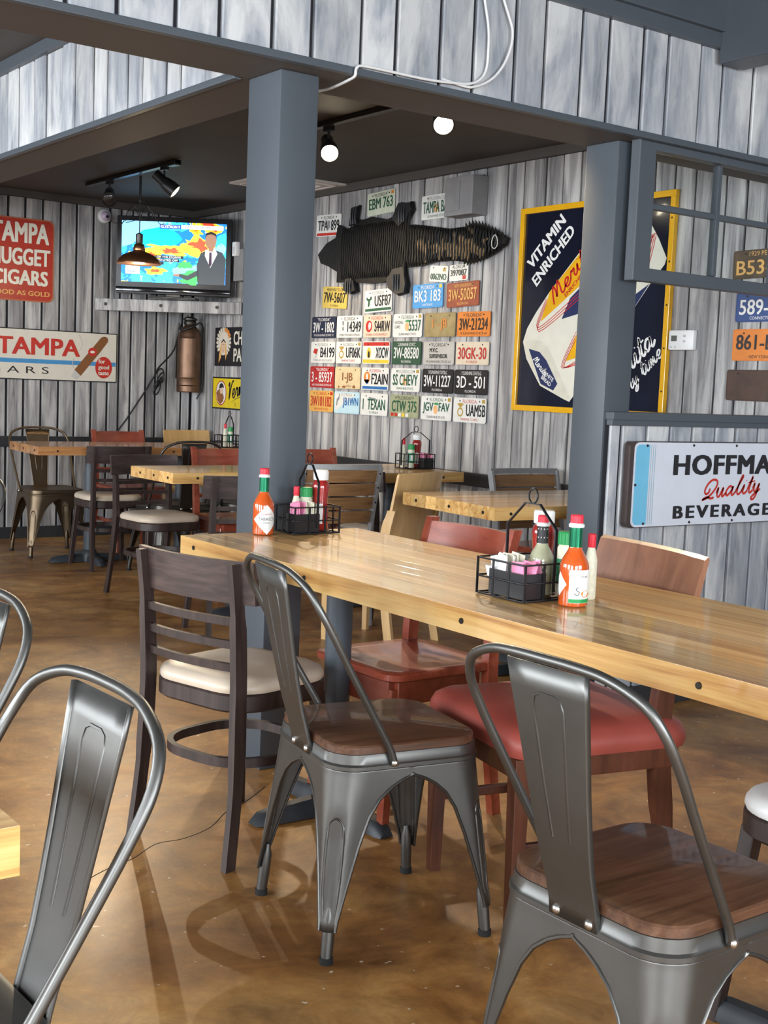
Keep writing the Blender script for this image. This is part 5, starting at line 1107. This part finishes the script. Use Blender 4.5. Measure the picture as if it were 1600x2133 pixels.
def track(label, x, y0, y1):
    t = thing('track_rail', label, 'track light', (x, (y0+y1)/2, 2.44), 0)
    MB().rbox((0, 0, -0.006), (0.036, abs(y1-y0), 0.022), 0.002).build('rail', M_BLACK, t)
    MB().rbox((0, (y0-y1)/2+0.05, -0.01), (0.045, 0.10, 0.03), 0.003).build('power_feed', M_BLACK, t)
    return t
def spot(label, x, y, aim, power, lit, size=1.25, blend=0.6, strength=30.0, dim=0.15):
    """track head: adapter, stem, can and lamp; aims at a point"""
    top = Vector((x, y, 2.43)); pv = Vector((x, y, 2.335))
    dirv = (Vector(aim)-pv).normalized()
    t = thing('track_spotlight', label, 'spotlight', (x, y, 2.43), 0, 'ceiling track spotlights')
    MB().rbox((0, 0, -0.012), (0.03, 0.06, 0.028), 0.003).build('adapter', M_BLACK, t)
    MB().tube([(0, 0, -0.02), (0, 0, -0.085)], 0.006, 8).build('stem', M_BLACK, t)
    q = dirv.to_track_quat('Z', 'Y').to_matrix()
    c = pv-top
    MB().lathe([(0.02, -0.075), (0.030, -0.072), (0.031, -0.01), (0.036, 0.0), (0.044, 0.045), (0.046, 0.085), (0.042, 0.086), (0.040, 0.06), (0.0, 0.055)], 24, c=c, M=q).build('can', M_BLACK, t, 40)
    MB().lathe([(0.040, 0.082), (0.030, 0.088), (0.0, 0.092)], 24, c=c, M=q).build('lamp_face', plain('dark_lens', (0.03, 0.025, 0.022), 0.15) if (not lit and dim < 0.5) else glow('spot_face_lit' if lit else 'spot_face_%g' % dim, (1.0, 0.86, 0.62), strength if lit else dim), t, 60)
    if power:
        d = bpy.data.lights.new('spot_beam', 'SPOT'); d.energy = power; d.color = (1.0, 0.80, 0.55); d.spot_size = size; d.spot_blend = blend; d.shadow_soft_size = 0.035 if lit else 0.015
        o = bpy.data.objects.new('spot_beam', d); COL.objects.link(o); o.parent = t; o.location = c+dirv*0.10
        o.rotation_euler = dirv.to_track_quat('-Z', 'Y').to_euler()
    return t
track('black ceiling track above the pendant lamp', 3.39, 6.75, 8.05)
track('black ceiling track with the two bright lamps', 3.40, 4.10, 5.45)
spot('unlit looking track spotlight left of the pendant lamp cord', 3.40, 7.72, (1.4, 3.3, 0.0), 75, False, 0.62, dim=0.1)
spot('black track spotlight right of the pendant lamp cord', 3.39, 6.92, (4.45, 6.2, 1.3), 38, False, 1.3, dim=1.5)
spot('bright track lamp just right of the corner post', 3.42, 5.22, (2.1, 2.6, 0.4), 60, True, 1.3)
spot('brightest track lamp near the middle of the ceiling', 3.385, 4.30, (1.9, 1.9, 0.5), 60, True, 1.3)
vt = thing('air_vent', 'pale square ceiling vent behind the corner post', 'vent', (4.28, 6.99, 2.45), 0)
MB().rbox((0, 0, -0.006), (0.54, 0.54, 0.014), 0.003).build('plate', plain('vent_white', (0.72, 0.66, 0.62), 0.5), vt)
for k in range(3): MB().tube([(p.x, p.y, -0.014) for p in rsq(0.22-0.06*k, 0.01, 2)], 0, closed=True, flat=(0.01, 0.012)).build('louver', plain('vent_white', (0.72, 0.66, 0.62), 0.5), vt)

# white cables on the header
M_CABLE = plain('white_cable', (0.70, 0.70, 0.70), 0.5)
def cable(label, pts):
    tag(MB().tube(smooth2(pts, 5), 0.0045, 7).build('white_cable', M_CABLE, None, 60), label, 'cable', 'white cables on the header')
cable('white cable dropping in a straight loop down the header planks', [(2.625, 3.150, 2.455), (2.63, 3.150, 2.413), (2.651, 3.150, 2.329), (2.654, 3.150, 2.256), (2.649, 3.150, 2.204), (2.626, 3.149, 2.17), (2.578, 3.148, 2.148), (2.492, 3.147, 2.138), (2.417, 3.147, 2.133), (2.343, 3.147, 2.132), (2.253, 3.147, 2.132), (2.17, 3.147, 2.130), (2.150, 3.147, 2.118), (2.148, 3.149, 2.098), (2.16, 3.20, 2.096), (2.18, 3.33, 2.096), (2.17, 3.42, 2.097)])
cable('white cable bulging to the right on the header planks', [(2.70, 3.150, 2.455), (2.709, 3.150, 2.429), (2.732, 3.148, 2.382), (2.748, 3.146, 2.34), (2.743, 3.145, 2.288), (2.713, 3.146, 2.223), (2.665, 3.148, 2.173), (2.599, 3.149, 2.142), (2.55, 3.150, 2.139), (2.473, 3.150, 2.146)])

# ------------------------------------------------------------------ condiments
TZ = 0.7502
M_SAUCE = plain('pepper_sauce_red', (0.55, 0.085, 0.012), 0.12, coat=1.0, var=0.12, scale=30)
M_SAUCE2 = plain('pale_green_sauce', (0.36, 0.36, 0.24), 0.12, coat=1.0, var=0.12, scale=40)
M_FOIL = plain('green_foil', (0.02, 0.20, 0.10), 0.2, 0.7, var=0.15)
M_REDCAP = plain('red_cap', (0.62, 0.025, 0.045), 0.35)
M_GREENCAP = plain('green_cap', (0.015, 0.27, 0.07), 0.4)
M_KETCHUP = plain('ketchup_bottle', (0.30, 0.018, 0.015), 0.18, coat=0.8, var=0.1)
M_CLEAR = plain('clear_collar', (0.75, 0.78, 0.76), 0.1, var=0.02, coat=1.0)
M_GREENLAB = plain('green_jar_label', (0.04, 0.22, 0.11), 0.4, var=0.2, scale=60)
M_GRATED = plain('grated_cheese', (0.66, 0.64, 0.50), 0.6, var=0.1, scale=90)
M_BARNECK = plain('black_neck_wrap', (0.015, 0.015, 0.017), 0.3)
def wrap(r, poly_mb, z, a0):
    """bend flat x-z artwork round an upright cylinder; a0 = direction it faces"""
    poly_mb.v = [((r-p[1])*math.cos(a0+p[0]/r), (r-p[1])*math.sin(a0+p[0]/r), z+p[2]) for p in poly_mb.v]; return poly_mb
def grid_poly(w, h, inside, n=14, mz=14):
    """fine grid cut to a shape so that it can be bent"""
    mb = MB(); idx = {}
    for i in range(n):
        for j in range(mz):
            cx, cz = -w/2+w*(i+0.5)/n, -h/2+h*(j+0.5)/mz
            if inside(cx, cz):
                q = []
                for di, dj in ((0, 0), (1, 0), (1, 1), (0, 1)):
                    key = (i+di, j+dj)
                    if key not in idx: idx[key] = len(mb.v); mb.v.append((-w/2+w*key[0]/n, 0, -h/2+h*key[1]/mz))
                    q.append(idx[key])
                mb.f.append(tuple(q))
    return mb
def hot_sauce(label, x, y, face, diamond=True, body=None, neck=None, scale=1.0, cap=None):
    t = thing('sauce_bottle', label, 'bottle', (x, y, TZ), 0)
    t.scale = (scale, scale, scale)
    MB().lathe([(0.026, 0.0), (0.0305, 0.003), (0.031, 0.008), (0.031, 0.084), (0.0298, 0.092), (0.0255, 0.102), (0.0185, 0.114), (0.0148, 0.121), (0.0138, 0.128)], 32).build('body', body or M_SAUCE, t, 40)
    MB().lathe([(0.0142, 0.126), (0.0142, 0.168)], 28).build('neck_foil', neck or M_FOIL, t, 40)
    MB().lathe([(0.0165, 0.168), (0.017, 0.170), (0.017, 0.174), (0.0135, 0.177)], 24).build('neck_ring', M_CLEAR, t, 40)
    c = MB(); n = 32
    c.loft([[Vector(((rr*(1.0 if k % 2 else 0.95))*math.cos(2*PI*k/n), (rr*(1.0 if k % 2 else 0.95))*math.sin(2*PI*k/n), z)) for k in range(n)] for rr, z in ((0.0138, 0.1765), (0.0138, 0.192), (0.012, 0.1945))])
    c.build('cap', cap or M_REDCAP, t)
    if diamond:
        lb = wrap(0.0314, grid_poly(0.086, 0.086, lambda u, v: abs(u)+abs(v) <= 0.0425, 43, 43), 0.046, face).build('label', M_WHITE, t)
        w1 = text_mb('TABASCO', 0.054, 0.0090, bold=0.01); pass
        wrap(0.0317, w1, 0.048, face).build('label_words', M_INK, lb)
        w2 = text_mb('McILHENNY CO.', 0.034, 0.0045); wrap(0.0317, w2, 0.062, face).build('label_words', I['r'], lb)
        w3 = text_mb('PEPPER SAUCE', 0.024, 0.0035); wrap(0.0317, w3, 0.037, face).build('label_words', I['g'], lb)
    return t
def sriracha_label(t, face):
    lb = wrap(0.0314, grid_poly(0.066, 0.070, lambda u, v: True, 22, 6), 0.045, face).build('label', M_WHITE, t)
    wrap(0.0316, grid_poly(0.066, 0.008, lambda u, v: True, 22, 2), 0.0145, face).build('green_band', M_GREENCAP, lb)
    s = MB().ribbon([(-0.022, -0.015), (-0.014, -0.018), (-0.010, -0.012), (-0.018, -0.006), (-0.012, -0.001)], 0.0015); wrap(0.0317, s, 0.045, face).build('label_script', M_INK, lb)
    s = MB().flat([(p[0]*1.0, p[1]) for p in blob(0.006, -0.016, 0.012, 0.007, 6)]); wrap(0.0318, s, 0.045, face).build('pepper_print', I['o'], lb)
    w = text_mb('HOT CHILI', 0.018, 0.004); wrap(0.0317, w, 0.066, face).build('label_words', M_INK, lb)
def ketchup(label, x, y, z0=0.006):
    t = thing('ketchup_bottle', label, 'bottle', (x, y, TZ+z0), 0)
    MB().lathe([(0.023, 0.0), (0.026, 0.004), (0.026, 0.05), (0.0235, 0.075), (0.0225, 0.09), (0.025, 0.115), (0.026, 0.13), (0.024, 0.142), (0.018, 0.150), (0.016, 0.153)], 28).build('body', M_KETCHUP, t, 40)
    MB().lathe([(0.0225, 0.151), (0.0235, 0.154), (0.0235, 0.176), (0.021, 0.180)], 28).build('cap', M_WHITEPLASTIC, t, 40)
    wrap(0.0262, grid_poly(0.04, 0.06, lambda u, v: True, 12, 2), 0.05, -2.6).build('label', M_WHITE, t)
def shaker(label, x, y, z1=0.128, z0=0.006):
    t = thing('cheese_shaker', label, 'jar', (x, y, TZ+z0), 0)
    MB().lathe([(0.017, 0.0), (0.019, 0.003), (0.019, z1-0.036), (0.016, z1-0.03), (0.016, z1-0.026)], 24).build('jar', M_GRATED, t, 40)
    lb = wrap(0.0193, grid_poly(0.075, 0.055, lambda u, v: True, 20, 2), 0.055, -2.3).build('label', M_GREENLAB, t)
    wrap(0.0195, grid_poly(0.014, 0.03, lambda u, v: True, 5, 2), 0.055, -2.0).build('barcode_panel', M_WHITE, lb)
    for k in range(5): wrap(0.0197, MB().flat(rect(0, 0, 0.011, 0.0014)), 0.045+0.005*k, -2.0).build('bar', M_INK, lb)
    n = 36
    MB().loft([[Vector((rr*(1.0 if k % 2 else 0.95)*math.cos(2*PI*k/n), rr*(1.0 if k % 2 else 0.95)*math.sin(2*PI*k/n), z)) for k in range(n)] for rr, z in ((0.0185, z1-0.028), (0.0185, z1-0.003), (0.017, z1))]).build('cap', M_GREENCAP, t)
def small_bottle(label, x, y, h=0.125, z0=0.006):
    t = thing('sauce_bottle', label, 'bottle', (x, y, TZ+z0), 0)
    MB().lathe([(0.012, 0.0), (0.014, 0.003), (0.014, h*0.6), (0.010, h*0.72), (0.007, h*0.8)], 20).build('body', M_GRATED, t, 40)
    MB().lathe([(0.0085, h*0.79), (0.009, h*0.81), (0.009, h-0.002), (0.007, h)], 16).build('cap', M_REDCAP, t, 40)
def caddy(label, x, y, sx, sy, rot=0.0, axis='y', hz=0.205):
    t = thing('condiment_caddy', label, 'caddy', (x, y, TZ), rot, 'wire condiment caddies')
    for nm, z in (('base_ring', 0.004), ('middle_ring', 0.042), ('rim', 0.082)):
        MB().tube([(p.x, p.y, z) for p in rsq(sx/2, 0.012, 3, 0, sy/2)], 0.0022, 6, closed=True).build(nm, M_BLACKWIRE, t, 60)
    nx, ny = 3, 2
    pos = [(sx*(k/nx-0.5), sg*sy/2) for k in range(nx+1) for sg in (-1, 1)]+[(sg*sx/2, sy*(k/(ny+1)-0.5)) for k in range(1, ny+1) for sg in (-1, 1)]
    for px, py in pos:
        px = max(-sx/2+0.004, min(sx/2-0.004, px))
        MB().box((px, py, 0.043), (0.006 if abs(py) > sy/2-0.001 else 0.002, 0.002 if abs(py) > sy/2-0.001 else 0.006, 0.082)).build('upright', M_BLACKWIRE, t)
    for k in range(4):
        MB().tube([(-sx/2, sy*(k+0.5)/4-sy/2, 0.004), (sx/2, sy*(k+0.5)/4-sy/2, 0.004)], 0.0018, 6).build('floor_wire', M_BLACKWIRE, t)
    h = (sy if axis == 'y' else sx)/2
    path = [(-h, 0.0, 0.02), (-h, 0.0, 0.155), (-h*0.30, 0.0, hz), (h*0.30, 0.0, hz), (h, 0.0, 0.155), (h, 0.0, 0.02)]
    P3 = [((0, p[0], p[2]) if axis == 'y' else (p[0], 0, p[2])) for p in path]
    b = MB()
    for p, q in zip(P3[:-1], P3[1:]):
        b.tube([p, q], 0, flat=(0.007, 0.0024) if abs(p[2]-q[2]) < 0.1 else (0.0028, 0.007))
    b.build('handle', M_BLACKWIRE, t)
    ring = [(0.014*math.cos(2*PI*k/20), 0.016*math.sin(2*PI*k/20)+hz+0.017) for k in range(20)]
    MB().tube([((0, a, z) if axis == 'y' else (a, 0, z)) for a, z in ring], 0.0022, 6, closed=True).build('handle_ring', M_BLACKWIRE, t, 60)
    return t
def packets(where, x, y, n, dx, mats, z=0.03):
    r = random.Random(int(x*1000)); names = []
    for k in range(n):
        nm, mat = mats[k % len(mats)] if len(mats) < n else mats[k]
        o = MB().rbox((0, 0, 0.026), (0.0035, 0.036, 0.052), 0.0012).build('sweetener_packet', mat)
        o.location = (x+dx*(k/(n-1)-0.5), y+r.uniform(-0.006, 0.006), TZ+z+r.uniform(0, 0.006))
        o.rotation_euler = (r.uniform(-0.25, 0.25), r.uniform(-0.10, 0.10), r.uniform(-0.3, 0.3))
        tag(o, '%s sweetener packet standing in the bin of the %s' % (nm, where), 'packet', '%s packets in the %s' % (nm, where))
M_PINK = plain('pink_paper', (0.80, 0.28, 0.45), 0.6); M_CREAMP = plain('cream_paper', (0.82, 0.78, 0.62), 0.6); M_WPAPER = plain('white_paper', (0.82, 0.82, 0.80), 0.6)
def bin_(label, x, y, sx, sy, h=0.055):
    t = thing('packet_bin', label, 'bin', (x, y, TZ+0.007), 0)
    for c, d in (((0, -sy/2, h/2), (sx, 0.003, h)), ((0, sy/2, h/2), (sx, 0.003, h)), ((-sx/2, 0, h/2), (0.003, sy, h)), ((sx/2, 0, h/2), (0.003, sy, h))):
        MB().rbox(c, d, 0.001).build('side', M_BLACK, t)
    MB().box((0, 0, 0.0015), (sx-0.002, sy-0.002, 0.003)).build('bottom', M_BLACK, t)

# caddy by the corner post
caddy('wire condiment caddy at the far end of the long table by the corner post', 2.045, 3.160, 0.165, 0.105)
bin_('black packet bin in the caddy by the corner post', 2.012, 3.137, 0.085, 0.05)
packets('caddy by the corner post', 2.013, 3.137, 9, 0.068, [('pink', M_PINK)]*4+[('cream', M_CREAMP)]*5, 0.040)
ketchup('red ketchup bottle with white cap by the corner post', 2.100, 3.180)
shaker('green capped cheese shaker beside the ketchup by the corner post', 2.0535, 3.187)
small_bottle('small pale bottle with red cap in the caddy by the corner post', 2.018, 3.186, 0.132)
hot_sauce('tall orange pepper sauce bottle with a diamond label by the corner post', 1.893, 3.165, A(-100))
# nearer caddy
caddy('wire condiment caddy on the near half of the long table', 1.893, 2.022, 0.175, 0.155)
bin_('black packet bin in the nearer caddy', 1.842, 2.005, 0.062, 0.112)
packets('nearer caddy', 1.842, 2.035, 8, 0.050, [('white', M_WPAPER)]*4+[('cream', M_CREAMP)]*4, 0.040)
packets('nearer caddy', 1.846, 1.978, 6, 0.046, [('pink', M_PINK)])
for k, (dy, zz) in enumerate(((0.0, 0.02), (0.03, 0.022))):
    o = MB().loft([rsq(0.012, 0.005, 3, 0.0), rsq(0.016, 0.006, 3, 0.022), rsq(0.017, 0.006, 3, 0.024)]).build('creamer_cup', M_WHITEPLASTIC, None, 40)
    o.location = (1.829, 2.046+0.02*k, TZ+0.012+0.03*k); tag(o, ('white creamer cup at the bottom of the nearer packet bin', 'white creamer cup on top in the nearer packet bin')[k], 'creamer', 'creamer cups')
sk = hot_sauce('pale green sauce bottle with black striped neck in the nearer caddy', 1.912, 2.006, A(-135), False, M_SAUCE2, M_BARNECK, 0.90)
sk.location.z += 0.006
for k in range(7):
    s2 = MB().ribbon([(-0.004, -0.012), (0.004, 0.012)], 0.0028); wrap(0.01445, s2, 0.151, A(-135)+(k-3)*0.55).build('neck_stripe', M_WHITE, sk)
s2 = MB().flat(ell(0, 0, 0.014, 0.012, 18)); wrap(0.0313, s2, 0.062, A(-135)).build('label', M_CREAMP, sk)
for dx in (-0.0055, 0.0055): wrap(0.0316, MB().flat(ell(dx, 0.001, 0.0032, 0.0048, 12)), 0.062, A(-135)).build('label_mark', M_INK, sk)
ketchup('red ketchup bottle with white cap in the nearer caddy', 1.953, 2.047)
shaker('green capped cheese shaker in the nearer caddy', 1.947, 1.967, 0.142)
small_bottle('small red capped bottle peeping out behind the big sauce bottle', 1.998, 1.940, 0.145, 0.0)
t2 = hot_sauce('big orange pepper sauce bottle with a white square label, nearest the viewer', 1.900, 1.892, A(-98), False)
sriracha_label(t2, A(-92))
lbl = wrap(0.0314, grid_poly(0.040, 0.050, lambda u, v: abs(u)/0.02+abs(v)/0.025 <= 1.02, 20, 20), 0.048, A(-200)).build('side_label', M_WHITE, t2)
# far caddies
caddy('wire condiment caddy on the small table at the plate wall', 4.225, 5.47, 0.19, 0.115, 0, 'x', 0.20)
ketchup('dark red ketchup bottle in the plate wall caddy', 4.245, 5.485)
shaker('green capped cheese shaker in the plate wall caddy', 4.185, 5.455)
small_bottle('small bottle with red cap in the plate wall caddy', 4.15, 5.48, 0.16)
bin_('black packet bin in the plate wall caddy', 4.275, 5.44, 0.07, 0.05)
packets('plate wall caddy', 4.275, 5.44, 4, 0.045, [('pink', M_PINK)])
caddy('wire condiment caddy on the orange brown table, half behind the post', 4.07, 7.27, 0.165, 0.105)
shaker('green capped cheese shaker in the caddy half behind the post', 4.08, 7.27)
small_bottle('small red capped bottle in the caddy half behind the post', 4.045, 7.28, 0.15)
